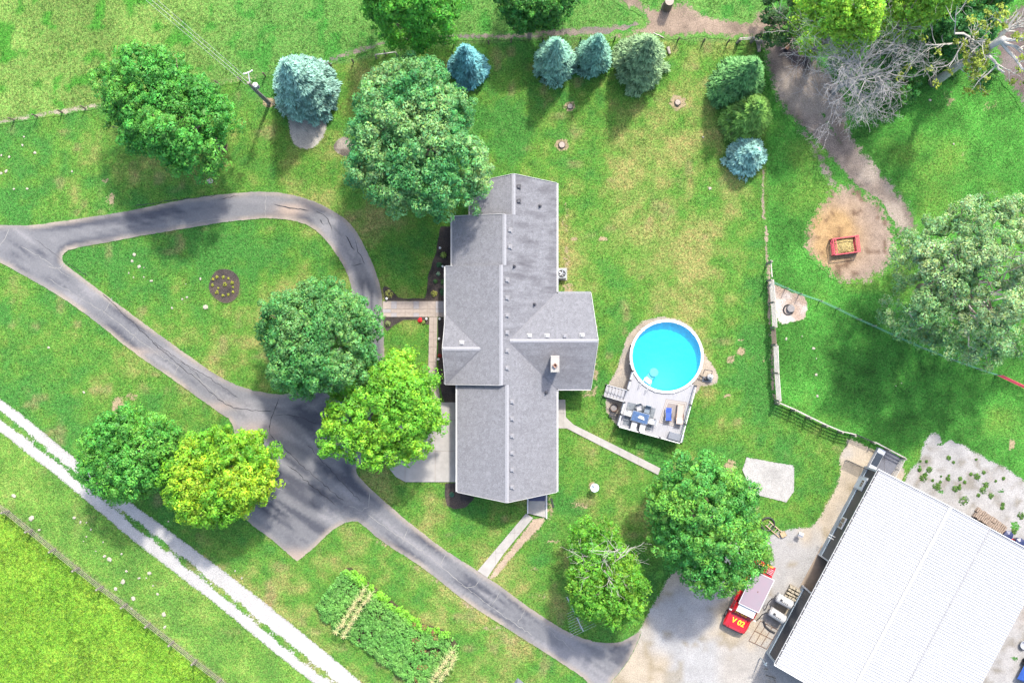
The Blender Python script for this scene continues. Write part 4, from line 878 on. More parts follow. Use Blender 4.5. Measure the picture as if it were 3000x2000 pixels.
def leaf_tree(outline, h, col, col2, label, zb=.3, zm=.5, base=None, cl=.46, dens=1.0, lump=1.5, leaf=.105, name='maple_tree', cat='tree', group=None, thin=1.0, twigs=0, alt=.35, sc2=2.8, droop=0):
    """deciduous tree whose crown spreads over the outline (photo px) at mid height"""
    zmid = h * zm; o = np.array([P(a, b, zmid)[:2] for a, b in outline]); cx, cy = o.mean(0)
    ang = np.arctan2(o[:, 1] - cy, o[:, 0] - cx); rad = np.hypot(o[:, 0] - cx, o[:, 1] - cy); k = np.argsort(ang); ang, rad = ang[k], rad[k]
    A = np.concatenate([ang - 2 * math.pi, ang, ang + 2 * math.pi]); R_ = np.concatenate([rad] * 3)
    Rf = lambda t: np.interp(t, A, R_)
    b0 = P(*base) if base else Vector((cx, cy, 0))
    root = thing(name, (b0.x, b0.y, 0), label, cat, group)
    area = .5 * np.mean(Rf(np.linspace(-3.14, 3.14, 200)) ** 2) * 2 * math.pi; seed = int(abs(cx * 31 + cy * 17)) % 9973
    # clump centres: upper dome, lower skirt, some inside
    nt_ = int(area / (cl * cl * 1.0) * 1.0 * thin); ns = int(nt_ * .55); ni = int(nt_ * .8)
    d1 = np.sqrt(RNG.uniform(0, 1, nt_)) ; d2 = RNG.uniform(.62, 1.0, ns); d3 = np.sqrt(RNG.uniform(0, 1, ni)) * .85
    d = np.concatenate([d1, d2, d3]); th = RNG.uniform(-math.pi, math.pi, len(d))
    x = cx + np.cos(th) * d * (Rf(th) - cl * .5); y = cy + np.sin(th) * d * (Rf(th) - cl * .5)
    lm = fbm(x, y, sc2, seed, 2) - .5; lm2 = fbm(x, y, sc2 * .45, seed + 5, 2) - .5
    top = h * zm + (h - h * zm) * np.sqrt(np.clip(1 - d ** 2.4, 0, 1)) + lump * 2 * lm + lump * .9 * lm2
    z = top.copy()
    i = slice(nt_, nt_ + ns); z[i] = h * zm - (h * zm - h * zb) * RNG.uniform(0, 1, ns) ** 1.2 + lump * lm[i]
    x[i] = cx + (x[i] - cx) * (1 - .15 * (h * zm - z[i]) / (h * (zm - zb) + .01) * 1.0); y[i] = cy + (y[i] - cy) * (1 - .15 * (h * zm - z[i]) / (h * (zm - zb) + .01))
    i = slice(nt_ + ns, None); z[i] = top[i] - RNG.uniform(.7, 2.0, ni)
    z = z + RNG.normal(0, .28, len(z))
    if droop: z = z - droop * d ** 2
    C = np.stack([x, y, z], 1); nC = len(C); cr = cl * RNG.uniform(.6, 1.15, nC)
    m = int(62 * dens * (cl / .6) ** 1.2 * (.12 / leaf) ** 1.2)
    # clump colour: a share of the clumps is of a second tint (younger, paler leaves)
    w = np.clip(sst(.35, .75, fbm(x, y, 2.0, seed + 9, 2)) * .7 + RNG.uniform(-.3, .45, nC), 0, 1) * (alt / .35) * .6
    cc = GA(col) * (1 - np.clip(w, 0, 1))[:, None] + GA(col2) * np.clip(w, 0, 1)[:, None]; cc = cc * 1.42 * RNG.uniform(.68, 1.3, nC)[:, None]
    g = rdir(nC * m); g[:, 2] = np.abs(g[:, 2]) * 1.0 - .22; rep = np.repeat(np.arange(nC), m)
    rr = cr[rep] * RNG.uniform(.72, 1.05, nC * m)
    sq = np.array([1, 1, .72]); ctr = C[rep] + g * rr[:, None] * sq
    nrm = g * .9 + np.array([0, 0, .35]) + rdir(nC * m) * .42
    lc = cc[rep] * RNG.uniform(.7, 1.3, nC * m)[:, None]
    lc[:, 0] *= RNG.uniform(.7, 1.35, len(lc)) ; lc[:, 2] *= RNG.uniform(.7, 1.4, len(lc))
    crown = leafquads('crown', ctr, nrm, leaf * RNG.uniform(.7, 1.25, nC * m) * np.where(rep >= nt_ + ns, 1.7, 1.0), lc, M['leaf'], root)
    # trunk and limbs
    mb = MB(); tr = .018 * h + .09; top = Vector((cx + (b0.x - cx) * .3, cy + (b0.y - cy) * .3, h * .62))
    pts, rs = wander((b0.x, b0.y, -.05), top, tr, tr * .4, 6, .12); rs[0] = tr * 1.5
    mb.tube(pts, rs, 9)
    mb.build('trunk', M['bark'], root, True, True)
    sel = RNG.choice(nt_, min(16 + twigs, nt_), replace=False)
    for q, j in enumerate(sel):
        f = random.uniform(.35, .95); s = pts[0].lerp(pts[-1], f); e = Vector(C[j]) - Vector((0, 0, .15))
        pp, rr2 = wander(s, e, tr * .35 * (1.1 - .5 * f), .025, 6, .5); MB().tube(pp, rr2, 6).build('limb', M['bark'] if q < 16 else M['palewood'], root, True, True)
    return root
def k_(pts): return [(a * 1.2755, b * 1.2755) for a, b in pts]
T1 = Z(0, 0, [(960, 330), (1150, 340), (1290, 390), (1370, 490), (1450, 560), (1560, 600), (1590, 700), (1680, 820), (1690, 920), (1630, 970), (1560, 1000), (1610, 1080), (1590, 1200), (1520, 1250), (1340, 1290), (1230, 1200), (1070, 1110), (990, 1050), (900, 1080), (840, 980), (870, 890), (760, 910), (690, 830), (740, 720), (690, 620), (665, 540), (770, 440), (870, 390)])
T2 = Z(1000, 0, [(480, 370), (560, 400), (660, 400), (720, 470), (780, 560), (840, 640), (940, 720), (930, 800), (890, 860), (870, 930), (900, 980), (1010, 1040), (1060, 1130), (1070, 1260), (1030, 1380), (950, 1400), (940, 1480), (800, 1540), (600, 1560), (480, 1520), (340, 1500), (220, 1420), (150, 1330), (30, 1300), (0, 1200), (60, 1110), (70, 1050), (30, 930), (80, 800), (90, 680), (150, 560), (240, 490), (280, 430), (380, 410)])
T3 = k_([(745, 628), (800, 650), (830, 680), (880, 700), (895, 740), (870, 790), (880, 830), (860, 880), (800, 900), (760, 900), (730, 915), (680, 925), (640, 900), (610, 850), (615, 800), (590, 770), (610, 720), (600, 690), (650, 670), (690, 650)])
T4 = k_([(910, 790), (955, 800), (950, 830), (1010, 850), (1020, 880), (990, 900), (1030, 940), (1030, 990), (985, 1010), (1000, 1040), (960, 1060), (900, 1080), (850, 1080), (800, 1050), (740, 1040), (720, 960), (750, 930), (760, 890), (820, 850), (880, 830)])
T5 = k_([(310, 920), (350, 935), (400, 970), (430, 1000), (410, 1040), (380, 1080), (390, 1110), (350, 1140), (300, 1150), (250, 1155), (215, 1130), (195, 1080), (170, 1060), (185, 1010), (200, 980), (240, 965), (270, 930)])
T6 = k_([(500, 970), (560, 985), (620, 990), (655, 1030), (650, 1080), (660, 1100), (630, 1140), (600, 1170), (560, 1195), (500, 1215), (450, 1205), (400, 1180), (380, 1130), (365, 1090), (400, 1030), (440, 990)])
T7 = k_([(1530, 1040), (1590, 1025), (1650, 1040), (1700, 1090), (1740, 1110), (1725, 1150), (1735, 1200), (1765, 1240), (1760, 1290), (1720, 1330), (1660, 1360), (1600, 1365), (1570, 1340), (1520, 1290), (1485, 1265), (1490, 1200), (1470, 1160), (1490, 1110)])
T8 = k_([(1340, 1178), (1400, 1188), (1440, 1250), (1470, 1290), (1490, 1350), (1480, 1400), (1450, 1440), (1410, 1445), (1370, 1410), (1330, 1420), (1300, 1370), (1290, 1320), (1310, 1260), (1300, 1220)])
T9 = k_([(2260, 440), (2352, 450), (2440, 500), (2440, 800), (2340, 820), (2230, 860), (2150, 830), (2080, 790), (2020, 740), (2060, 660), (2040, 600), (2080, 520), (2150, 480)])
leaf_tree(T1, 11.5, (.032, .150, .020), (.085, .215, .026), 'broad green maple near the wire fence at left', base=(650, 425), lump=1.9)
leaf_tree(T2, 12.5, (.032, .135, .034), (.135, .245, .075), 'largest maple, pale tipped, overhanging north end of house', lump=1.1, cl=.46, alt=.55, sc2=3.2)
leaf_tree(T3, 11.0, (.034, .130, .028), (.095, .195, .05), 'dark green maple inside the driveway loop', lump=1.5, alt=.4)
leaf_tree(T4, 9.5, (.065, .200, .014), (.150, .290, .016), 'bright lime maple overhanging the garage apron', lump=1.4, alt=.45)
leaf_tree(T5, 9.0, (.036, .155, .02), (.085, .215, .024), 'green maple at the edge of the white gravel lane', lump=1.4)
leaf_tree(T6, 8.5, (.066, .195, .012), (.20, .305, .014), 'yellowest maple beside the parking spur', lump=1.3, alt=.5)
leaf_tree(T7, 10.5, (.036, .150, .024), (.11, .235, .024), 'green maple overhanging the red truck', lump=1.6, base=(2040, 1510), alt=.4)
t8 = leaf_tree(T8, 8.0, (.052, .165, .012), (.105, .215, .018), 'half dead tree with bare grey branches above antenna', lump=.9, thin=1.0, cl=.42, name='dying_tree')
leaf_tree(T9, 14.0, (.075, .16, .05), (.15, .225, .088), 'large pale loose crowned tree at right edge', lump=2.6, cl=.5, thin=.5, leaf=.09, name='loose_crowned_tree', twigs=44, zm=.6, alt=.6)
leaf_tree(k_([(820, -60), (1060, -60), (1060, 20), (1050, 70), (1000, 70), (990, 95), (960, 105), (930, 70), (880, 90), (855, 60), (825, 20)]), 13.0, (.036, .165, .014), (.075, .215, .018), 'vivid green tree hanging in from the top edge', lump=1.5, droop=2.5, name='shade_tree')
leaf_tree(k_([(1120, -50), (1340, -50), (1325, 30), (1290, 50), (1240, 60), (1210, 75), (1160, 50), (1130, 20)]), 8.0, (.024, .100, .016), (.055, .165, .018), 'dark green tree at top edge above the paired spruces', lump=1.4, thin=.8, name='shade_tree')
leaf_tree(k_([(1840, -60), (1985, -60), (1995, 40), (2000, 80), (1985, 120), (1960, 130), (1920, 115), (1860, 120), (1830, 80), (1815, 40)]), 15.0, (.115, .250, .016), (.180, .300, .022), 'lime green tree above the dark mud and painted shadow', lump=1.4, name='shade_tree', cl=.42)
leaf_tree(k_([(2000, -60), (2190, -60), (2197, 20), (2150, 45), (2110, 70), (2080, 95), (2040, 85), (2002, 60)]), 14.0, (.095, .220, .016), (.170, .285, .022), 'lime green tree behind the bare grey tree', lump=1.4, name='shade_tree', cl=.42)
leaf_tree(k_([(1752, -30), (1830, -30), (1842, 60), (1835, 105), (1770, 108), (1738, 85), (1745, 40)]), 6.5, (.022, .062, .016), (.04, .085, .02), 'thin dark tree beside the tan dirt path', lump=1.2, thin=.35, name='shade_tree', leaf=.1)
leaf_tree(k_([(2190, -40), (2330, -40), (2300, 30), (2262, 60), (2255, 110), (2200, 135), (2150, 115), (2120, 85)]), 8.0, (.022, .095, .020), (.035, .125, .022), 'dark green understory tree left of leaning trunk', lump=1.6, name='shade_tree', thin=.9)
leaf_tree(k_([(2000, 80), (2080, 90), (2130, 95), (2140, 130), (2100, 150), (2040, 150), (1985, 135)]), 4.5, (.025, .09, .02), (.04, .12, .02), 'low dark bush under the lime green trees', lump=1.0, name='bush', cat='bush', thin=.8)
for (bx, by, rp, hh, lab) in [(2640, 260, 60, 2.2, 'low green bush below the bare grey tree'), (2740, 130, 62, 3.5, 'dark rounded bush between lime tree and leaning trunk'), (2830, 95, 50, 3.0, 'dark bush above the leaning trunk'), (2860, 20, 55, 4.0, 'dark bush at the top edge near dying tree'), (2480, 165, 45, 2.0, 'dark low bush beneath the first lime tree'), (2900, 210, 34, 1.8, 'low dark bush behind the leaning trunk'), (2790, 200, 30, 1.5, 'small yellow green bush beside the leaning trunk')]:
    leaf_tree([(bx + rp * math.cos(t) * random.uniform(.8, 1.2), by + rp * .8 * math.sin(t) * random.uniform(.8, 1.2)) for t in np.linspace(0, 6.0, 10)], hh, (.03, .115, .02), (.075, .165, .02), lab, zb=.05, lump=.4, name='bush', cat='bush', thin=.8, cl=.4)

# bare and dying trees
def branchy(root, p, d, L, r, depth, mat, out, up=.15, ang=.6, kids=(2, 4), name='branch', one=None):
    pts = [Vector(p)]; rs = [r]; n = 4; dd = Vector(d).normalized()
    for i in range(n):
        dd = (dd + Vector((random.gauss(0, .24), random.gauss(0, .24), random.gauss(0, .16) + up * .12))).normalized()
        pts.append(pts[-1] + dd * L / n); rs.append(max(r * (1 - .5 * (i + 1) / n), .007))
    one.tube(pts, rs, 6 if r > .06 else 4, False); out.append((pts[-1], dd, depth))
    if depth <= 0: return
    for _ in range(random.randint(*kids)):
        t = random.uniform(.35, 1.0); k = min(int(t * n), n - 1); s = pts[k].lerp(pts[k + 1], t * n - k)
        ax = dd.cross(Vector((random.gauss(0, 1), random.gauss(0, 1), random.gauss(0, 1)))).normalized()
        nd = Matrix.Rotation(random.uniform(.5, 1.3) * ang * 1.5, 3, ax) @ dd
        branchy(root, s, nd, L * random.uniform(.5, .78), max(rs[k] * .62, .008), depth - 1, mat, out, up, ang, kids, name, one)
def bare_tree(base, tips, h, r, mat, label, depth=4, name='bare_tree', L=2.6, up=.2, kids=(3, 4)):
    b = P(*base); root = thing(name, (b.x, b.y, 0), label, 'tree'); out = []
    top = Vector((b.x, b.y, h * .55)); mb = MB(); pts, rs = wander((b.x, b.y, -.05), top, r, r * .6, 6, .03); rs[0] = r * 1.35; mb.tube(pts, rs, 9); mb.build('trunk', mat, root, True, True)
    for (tx, ty, tz) in tips:
        e = P(tx, ty, tz); s = pts[0].lerp(top, random.uniform(.55, 1)); one = MB()
        branchy(root, s, (e - s), (e - s).length * .72, r * .42, depth, mat, out, up, .6, kids, 'branch', one); one.build('branch', mat, root, True)
    return root, out
bare_tree((2440, 270), [(2400, 215, 8), (2470, 130, 10), (2560, 110, 11), (2660, 130, 11), (2710, 190, 10), (2640, 240, 8), (2600, 300, 6), (2540, 320, 5), (2500, 210, 11), (2570, 200, 11), (2620, 170, 12), (2680, 150, 11), (2530, 280, 7)], 9.5, .2, M['deadwood'], 'bare grey leafless tree below the lime green trees', depth=4)
lean, tips = bare_tree((2735, 240), [(2850, 30, 14), (2930, 60, 15), (2990, 20, 16), (3010, 130, 15), (2980, 200, 13), (2900, 190, 12), (2870, 110, 12), (2950, 260, 11), (2830, 170, 9), (2860, 240, 8), (2990, 290, 12)], 26, .34, M['palewood'], 'tall dying tree with long bare trunk and sparse yellow leaves', depth=3, name='dying_tree', up=.0, kids=(2, 4))
tp = [t for t in tips if t[2] <= 1]; random.shuffle(tp); C = np.array([t[0] for t in tp[:80]]); rep = np.repeat(np.arange(len(C)), 26)
leafquads('crown', C[rep] + rdir(len(rep)) * RNG.uniform(0, .38, len(rep))[:, None], rdir(len(rep)) * .6 + np.array([0, 0, .7]), RNG.uniform(.09, .16, len(rep)), np.tile(GA([.19, .24, .03]), (len(rep), 1)) * RNG.uniform(.7, 1.3, len(rep))[:, None], M['leaf'], lean)
# dead limbs in the half dead tree
b = t8.location
for (tx, ty, tz) in [(1850, 1545, 8.0), (1800, 1560, 9), (1880, 1590, 8.0), (1720, 1590, 8.0), (1690, 1650, 7.5), (1740, 1700, 7.6), (1775, 1720, 7.8), (1810, 1640, 9), (1760, 1620, 9), (1700, 1570, 7), (1820, 1690, 8), (1880, 1630, 7)]:
    one = MB(); s = P(1768, 1660, 6.3); e = P(tx, ty, tz); branchy(t8, s, e - s, (e - s).length * .74, .045, 2, None, [], 0, .45, (2, 4), 'branch', one); one.build('dead_limb', M['palewood'], t8, True)

# spruces
def spruce(base, rpx, h, c_in, c_tip, label, dens=1.0, droop=.25, name='spruce_tree', asp=.3, fuzz=.1, whorl=.42, powr=.75, sl=.17):
    b = P(*base); root = thing(name, (b.x, b.y, 0), label, 'tree', 'spruces round the yard'); R = rpx * S
    MB().tube([(b.x, b.y, -.05), (b.x, b.y, h * .5), (b.x, b.y, h * .97)], [.05 + h * .016, .04 + h * .008, .02], 8).build('trunk', M['bark'], root, True, True)
    c = []; n = []; d = []; colr = []; tips = []; z = h * .04; k = 0; mbr = MB(); ci, ct = GA(c_in), GA(c_tip)
    while z < h * .98:
        r = R * (1 - z / h) ** powr; nb = max(5, int(2 * math.pi * r / .62)) ; k += 1
        for i in range(nb):
            th = 2 * math.pi * (i + .5 * (k % 2) + random.uniform(-.25, .25)) / nb; L = r * random.uniform(.62, 1.14); u = np.array([math.cos(th), math.sin(th), 0]); sd = np.array([-u[1], u[0], 0])
            z0 = z + random.uniform(-.12, .12); tint = random.uniform(.65, 1.3)
            if r > .5: mbr.tube([(b.x, b.y, z0), (b.x + u[0] * L * .9, b.y + u[1] * L * .9, z0 - droop * L * .35)], [.03, .01], 4, False)
            m = int(max(16, 58 * L * dens))
            t = RNG.uniform(.18, 1, m) ** .65; w = (.10 + .26 * np.sin(np.clip(t, 0, 1) * math.pi * .86)) * min(1, L) * 1.15
            off = RNG.uniform(-1, 1, m) * w
            zz = z0 - droop * L * t ** 1.3 + .16 * np.maximum(0, t - .7) / .3 * L * .3 + RNG.normal(0, fuzz, m) + .12 * (1 - (off / (w + 1e-6)) ** 2)
            p = np.array([b.x, b.y, 0]) + u * (t * L)[:, None] + sd * off[:, None]; p[:, 2] = zz
            dd = u + sd * (off / (w + .01))[:, None] * .7 + RNG.normal(0, .25, (m, 3)); dd[:, 2] += .25
            c.append(p); d.append(dd); n.append(np.array([0, 0, 1.0]) + RNG.normal(0, .45, (m, 3)) + u * .35)
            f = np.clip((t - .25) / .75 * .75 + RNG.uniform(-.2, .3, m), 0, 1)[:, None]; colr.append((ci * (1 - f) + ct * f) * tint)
        z += whorl * (.7 + .3 * (1 - z / h))
    c = np.vstack(c); n = np.vstack(n); d = np.vstack(d); colr = np.vstack(colr); N = len(c)
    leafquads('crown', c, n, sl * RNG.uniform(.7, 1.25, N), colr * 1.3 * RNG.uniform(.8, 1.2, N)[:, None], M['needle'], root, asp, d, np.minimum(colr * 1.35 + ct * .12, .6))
    mbr.build('branch', M['bark'], root, True)
    return root
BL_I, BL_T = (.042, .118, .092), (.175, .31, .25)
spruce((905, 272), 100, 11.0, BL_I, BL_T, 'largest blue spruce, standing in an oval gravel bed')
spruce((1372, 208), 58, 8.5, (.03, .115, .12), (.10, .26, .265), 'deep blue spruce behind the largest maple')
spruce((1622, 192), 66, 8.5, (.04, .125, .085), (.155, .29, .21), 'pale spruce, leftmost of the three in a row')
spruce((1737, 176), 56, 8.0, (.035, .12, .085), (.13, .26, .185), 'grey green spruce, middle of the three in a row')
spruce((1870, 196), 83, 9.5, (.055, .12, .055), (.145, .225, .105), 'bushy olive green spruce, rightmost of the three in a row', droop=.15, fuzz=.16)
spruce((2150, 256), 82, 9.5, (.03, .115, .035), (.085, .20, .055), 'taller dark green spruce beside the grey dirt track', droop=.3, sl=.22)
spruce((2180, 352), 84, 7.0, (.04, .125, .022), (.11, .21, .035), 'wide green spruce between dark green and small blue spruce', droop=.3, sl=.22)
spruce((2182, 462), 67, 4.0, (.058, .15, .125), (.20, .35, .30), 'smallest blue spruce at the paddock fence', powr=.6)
# ------------------------------------------------------------------ pool and deck
M['water'] = None
def watermat():
    m, nt, N, L, b = newmat('pool_water')
    tr = N.new('ShaderNodeBsdfTransparent'); tr.inputs['Color'].default_value = (.42, .97, 1.0, 1)
    gl = N.new('ShaderNodeBsdfGlossy'); gl.inputs['Roughness'].default_value = .05
    n = N.new('ShaderNodeTexNoise'); n.inputs['Scale'].default_value = 2.2; n.inputs['Detail'].default_value = 3; tc = N.new('ShaderNodeTexCoord'); L.new(tc.outputs['Object'], n.inputs['Vector'])
    bp = N.new('ShaderNodeBump'); bp.inputs['Strength'].default_value = .25; bp.inputs['Distance'].default_value = .05; L.new(n.outputs['Fac'], bp.inputs['Height']); L.new(bp.outputs[0], gl.inputs['Normal'])
    mx = N.new('ShaderNodeMixShader'); mx.inputs[0].default_value = .045; L.new(tr.outputs[0], mx.inputs[1]); L.new(gl.outputs[0], mx.inputs[2]); L.new(mx.outputs[0], N['Material Output'].inputs[0])
    return m
M['water'] = watermat()
pc = P(1953, 1044, 1.3); PR = 2.86
pool = thing('swimming_pool', (pc.x, pc.y, 0), 'round above ground pool with turquoise water and white rim', 'pool')
MB().lathe((0, 0, 0), [(PR - .08, .02), (PR - .02, .02), (PR - .02, 1.27), (PR - .06, 1.27), (PR - .06, .05)], 64, False).build('wall', M['galv'], pool, smooth=True)
MB().lathe((0, 0, 0), [(0.01, .36), (PR - .25, .36), (PR - .08, .5), (PR - .08, 1.28)], 64, False).build('liner', M['liner'], pool, smooth=True)
rim = MB().lathe((0, 0, 0), [(PR - .13, 1.27), (PR - .13, 1.31), (PR - .1, 1.33), (PR + .07, 1.33), (PR + .09, 1.30), (PR + .09, 1.26), (PR - .13, 1.27)], 64, False).build('rim', M['white'], pool, smooth=False)
for i in range(12):
    t = i * math.pi / 6 + .2; MB().box(((PR - .02) * math.cos(t), (PR - .02) * math.sin(t), 1.335), (.26, .1, .03), t).build('rim_cap', M['white'], rim)
    MB().box(((PR + .03) * math.cos(t), (PR + .03) * math.sin(t), .64), (.08, .14, 1.24), t).build('upright', M['white'], pool)
MB().lathe((0, 0, 0), [(.01, 1.2), (PR - .09, 1.2)], 64, False).build('water', M['water'], pool)
sx, sy = P(1899, 1113, 1.2).x - pc.x, P(1899, 1113, 1.2).y - pc.y; sa = math.atan2(sy, sx)
stp = MB()
for i, (r, z) in enumerate(((2.42, 1.22), (2.05, .98), (1.72, .74))):
    stp.cbox((r * math.cos(sa), r * math.sin(sa), z - .1), (.42, .62 - .04 * i, .22), .05, sa)
stp.lathe((1.62 * math.cos(sa), 1.62 * math.sin(sa), .6), [(.36, 0), (.36, .52), (.3, .58)], 16)
stp.build('pool_steps', M['white'], pool)
for k in (-.33, .33):
    u = Vector((math.cos(sa), math.sin(sa), 0)); s = Vector((-u.y, u.x, 0)); MB().tube([u * 3.15 + s * k + Vector((0, 0, 1.2)), u * 3.12 + s * k + Vector((0, 0, 1.85)), u * 2.75 + s * k + Vector((0, 0, 1.95)), u * 2.35 + s * k + Vector((0, 0, 1.2))], .022, 6).build('handrail', M['white'], pool)

DZ = 1.2; sw = P(1806, 1248, DZ); se = P(1991, 1298, DZ); dv = se - sw; DA = math.atan2(dv.y, dv.x); DW = dv.length; DD = 4.78
deck = thing('pool_deck', (sw.x, sw.y, 0), 'raised white board deck on the south side of the pool', 'deck', rz=DA)
def dl(v):
    c, s = math.cos(-DA), math.sin(-DA); x, y = v.x - sw.x, v.y - sw.y; return Vector((x * c - y * s, x * s + y * c, v.z))
pl = dl(Vector((pc.x, pc.y, 0))); PRr = PR + .1
nb = 37; bw = DW / nb
for i in range(nb):
    x0, x1 = i * bw + .004, (i + 1) * bw - .004; ends = []
    for x in (x0, x1):
        dx = x - pl.x; t = PRr * PRr - dx * dx; ends.append(min(DD, pl.y - math.sqrt(t)) if t > 0 else DD)
    # south-west corner is stepped where the stairs start
    MB().prism([(x0, .02), (x1, .02), (x1, ends[1]), (x0, ends[0])], DZ - .03, DZ + random.uniform(-.002, .002)).build('deck_board', M['board'], deck)
fr = MB()
for y in (.06, 1.2, 2.3): fr.box((DW / 2, y, DZ - .11), (DW - .1, .05, .16))
for x in (.06, DW - .06): fr.box((x, DD / 2 if x > 1 else DD / 2, DZ - .11), (.05, DD - .1, .16))
for x in (.1, DW / 3, 2 * DW / 3, DW - .1):
    for y in (.12, 1.3): fr.box((x, y, (DZ - .2) / 2), (.1, .1, DZ - .2))
fr.box((DW - .1, DD - .15, (DZ - .2) / 2), (.1, .1, DZ - .2)); fr.box((.1, DD - .15, (DZ - .2) / 2), (.1, .1, DZ - .2)); fr.build('deck_frame', M['oldwood'], deck)
M['railwhite'] = M['white']
def railing(a, b, nposts, dark=True):
    a, b = Vector(a), Vector(b); n = int((b - a).length / .12)
    for z, w in ((DZ + .92, .07), (DZ + .12, .045)): MB().bar(a + Vector((0, 0, z)), b + Vector((0, 0, z)), w, .04).build('rail', M['white'], deck)
    bal = MB()
    for i in range(1, n): p = a.lerp(b, i / n); bal.box((p.x, p.y, DZ + .52), (.022, .022, .78))
    o = bal.build('balusters', M['blackmetal'], deck)
    for i in range(nposts):
        p = a.lerp(b, i / (nposts - 1)); MB().box((p.x, p.y, DZ + .48), (.1, .1, 1.0)).box((p.x, p.y, DZ + 1.0), (.13, .13, .04)).build('post', M['blackmetal'], deck)
stair_a, stair_b = dl(P(1827, 1177, DZ)), dl(P(1838, 1141, DZ))
railing((.05, .05, 0), (.05, stair_a.y, 0), 3); railing((.05, stair_b.y, 0), (.05, DD - .2, 0), 3); railing((.05, .05, 0), (DW - .05, .05, 0), 4); railing((DW - .05, .05, 0), (DW - .05, DD - .05, 0), 4)
# stairs going down to the west
sy0, sy1 = stair_a.y + .08, stair_b.y - .08; nst = 6
for i in range(nst): MB().box((-.13 - i * .255, (sy0 + sy1) / 2, DZ - .17 - i * .17), (.25, sy1 - sy0, .045)).build('stair_tread', M['board'], deck)
for y in (sy0 - .03, sy1 + .03):
    MB().bar((0, y, DZ - .12), (-1.6, y, .05), .04, .25).build('stringer', M['oldwood'], deck); MB().bar((0, y, DZ + .9), (-1.55, y, .95), .05, .06).build('stair_rail', M['white'], deck)
    MB().box((-1.55, y, .48), (.09, .09, .95)).build('post', M['blackmetal'], deck)
# furniture on the deck
def rug(name, pts, label, mats, bands):
    q = [P(a, b, DZ) for a, b in pts]; c = sum(q, Vector()) / 4; r = thing(name, (c.x, c.y, DZ), label, 'rug')
    for i, (k, m) in enumerate(zip(bands, mats)):
        MB().prism([(c.x + (v.x - c.x) * k, c.y + (v.y - c.y) * k) for v in q], DZ + .004, DZ + .010 + .003 * i).build('border' if i < len(bands) - 1 else 'field', m, r, True)
rug('patterned_rug', [(1839, 1177), (1921, 1196), (1904, 1263), (1824, 1243)], 'blue grey patterned rug under the dining table', [M['rugblue'], M['rugblue']], [1, .97])
rug('banded_rug', [(1951, 1168), (2014, 1178), (1990, 1254), (1930, 1237)], 'beige banded rug under the loungers', [M['rugbeige'], M['rugband'], M['rugbeige'], M['rugband'], M['rugbeige']], [1, .94, .86, .8, .72])
def px_thing(name, px, py, z, ang_px, label, cat, group=None):
    """ang_px: direction (px) the thing's +x axis points to"""
    return thing(name, P(px, py, z), label, cat, group, rz=math.atan2(-ang_px[1], ang_px[0]))
tb = px_thing('dining_table', 1873, 1221, DZ + .02, (185, 50), 'blue glass topped dining table on the pool deck', 'table')
MB().cbox((0, 0, .71), (1.32, .78, .03), .01).build('table_top', M['tabletop'], tb); MB().box((0, 0, .68), (1.36, .82, .03)).build('table_rim', M['galv'], tb)
for x in (-.58, .58):
    for y in (-.32, .32): MB().bar((x, y, .02), (x * .95, y * .95, .67), .05).build('leg', M['blackmetal'], tb)
tw = px_thing('folded_cloth', 1879, 1223, DZ + .75, (60, 25), 'white folded cloth on the dining table', 'cloth')
mb = MB()
for k in range(4): mb.tube([(-.28 + .03 * k, -.09 + .06 * k, .035), (0, -.07 + .05 * k, .06), (.28 - .04 * k, -.08 + .06 * k, .035)], [.03, .05, .03], 6)
mb.build('cloth', M['white'], tw)
def deck_chair(px, py, ang, label, m, group='dining chairs'):
    c = px_thing('dining_chair', px, py, DZ + .02, ang, label, 'chair', group)   # +x = facing direction
    MB().cbox((0, 0, .43), (.46, .46, .05), .02).build('seat', m, c)
    R = Matrix.Rotation(-.35, 3, 'Y'); MB().box((-.31, 0, .66), (.045, .44, .5), 0, R).build('backrest', m, c)
    for x in (-.2, .2):
        for y in (-.24, .24): MB().bar((x, y, 0), (x, y, .45 if x > 0 else .62), .035).build('leg', M['blackmetal'], c)
    for y in (-.25, .25): MB().bar((-.25, y, .63), (.22, y, .6), .05, .03).build('armrest', M['blackmetal'], c)
    return c
U, V_ = (.965, .26), (-.26, .965)     # along the deck's south edge, towards it (px)
deck_chair(1841, 1209, U, 'white chair at the west end of the dining table', M['white'])
deck_chair(1907, 1233, (-.965, -.26), 'white chair at the east end of the dining table', M['white'])
deck_chair(1871, 1194, (.2, .98), 'turned grey white chair on the pool side of the dining table', M['chairmesh'])
M['chairblue'] = mk('blue_grey_chair', (.12, .15, .18), .7, .1, 10)
deck_chair(1894, 1201, (-.26, .965), 'blue grey chair on the pool side of the dining table', M['chairblue'])
deck_chair(1856, 1243, (.26, -.965), 'pale chair at railing side of table, nearer the corner', M['white'])
deck_chair(1881, 1248, (.26, -.965), 'pale chair at railing side of table, nearer the deck box', M['white'])
bc = px_thing('lounge_chair', 1957, 1212, DZ + .02, (.05, -1), 'blue sling lounge chair on the beige rug', 'chair')
mb = MB(); prof = [(-.5, .62), (-.28, .38), (.1, .33), (.5, .36)]
for i in range(3):
    (x0, z0), (x1, z1) = prof[i], prof[i + 1]; mb.bar((x0, 0, z0), (x1, 0, z1), .44, .03)
mb.build('sling', M['bluefab'], bc)
for y in (-.24, .24):
    MB().tube([(x, y, z) for x, z in prof], .018, 6).build('side_frame', M['galv'], bc); MB().bar((-.3, y, .58), (.1, y, .54), .05, .03).build('armrest', M['blackmetal'], bc)
    for x in (-.35, .35): MB().bar((x, y, 0), (x, y, .4), .03).build('leg', M['galv'], bc)
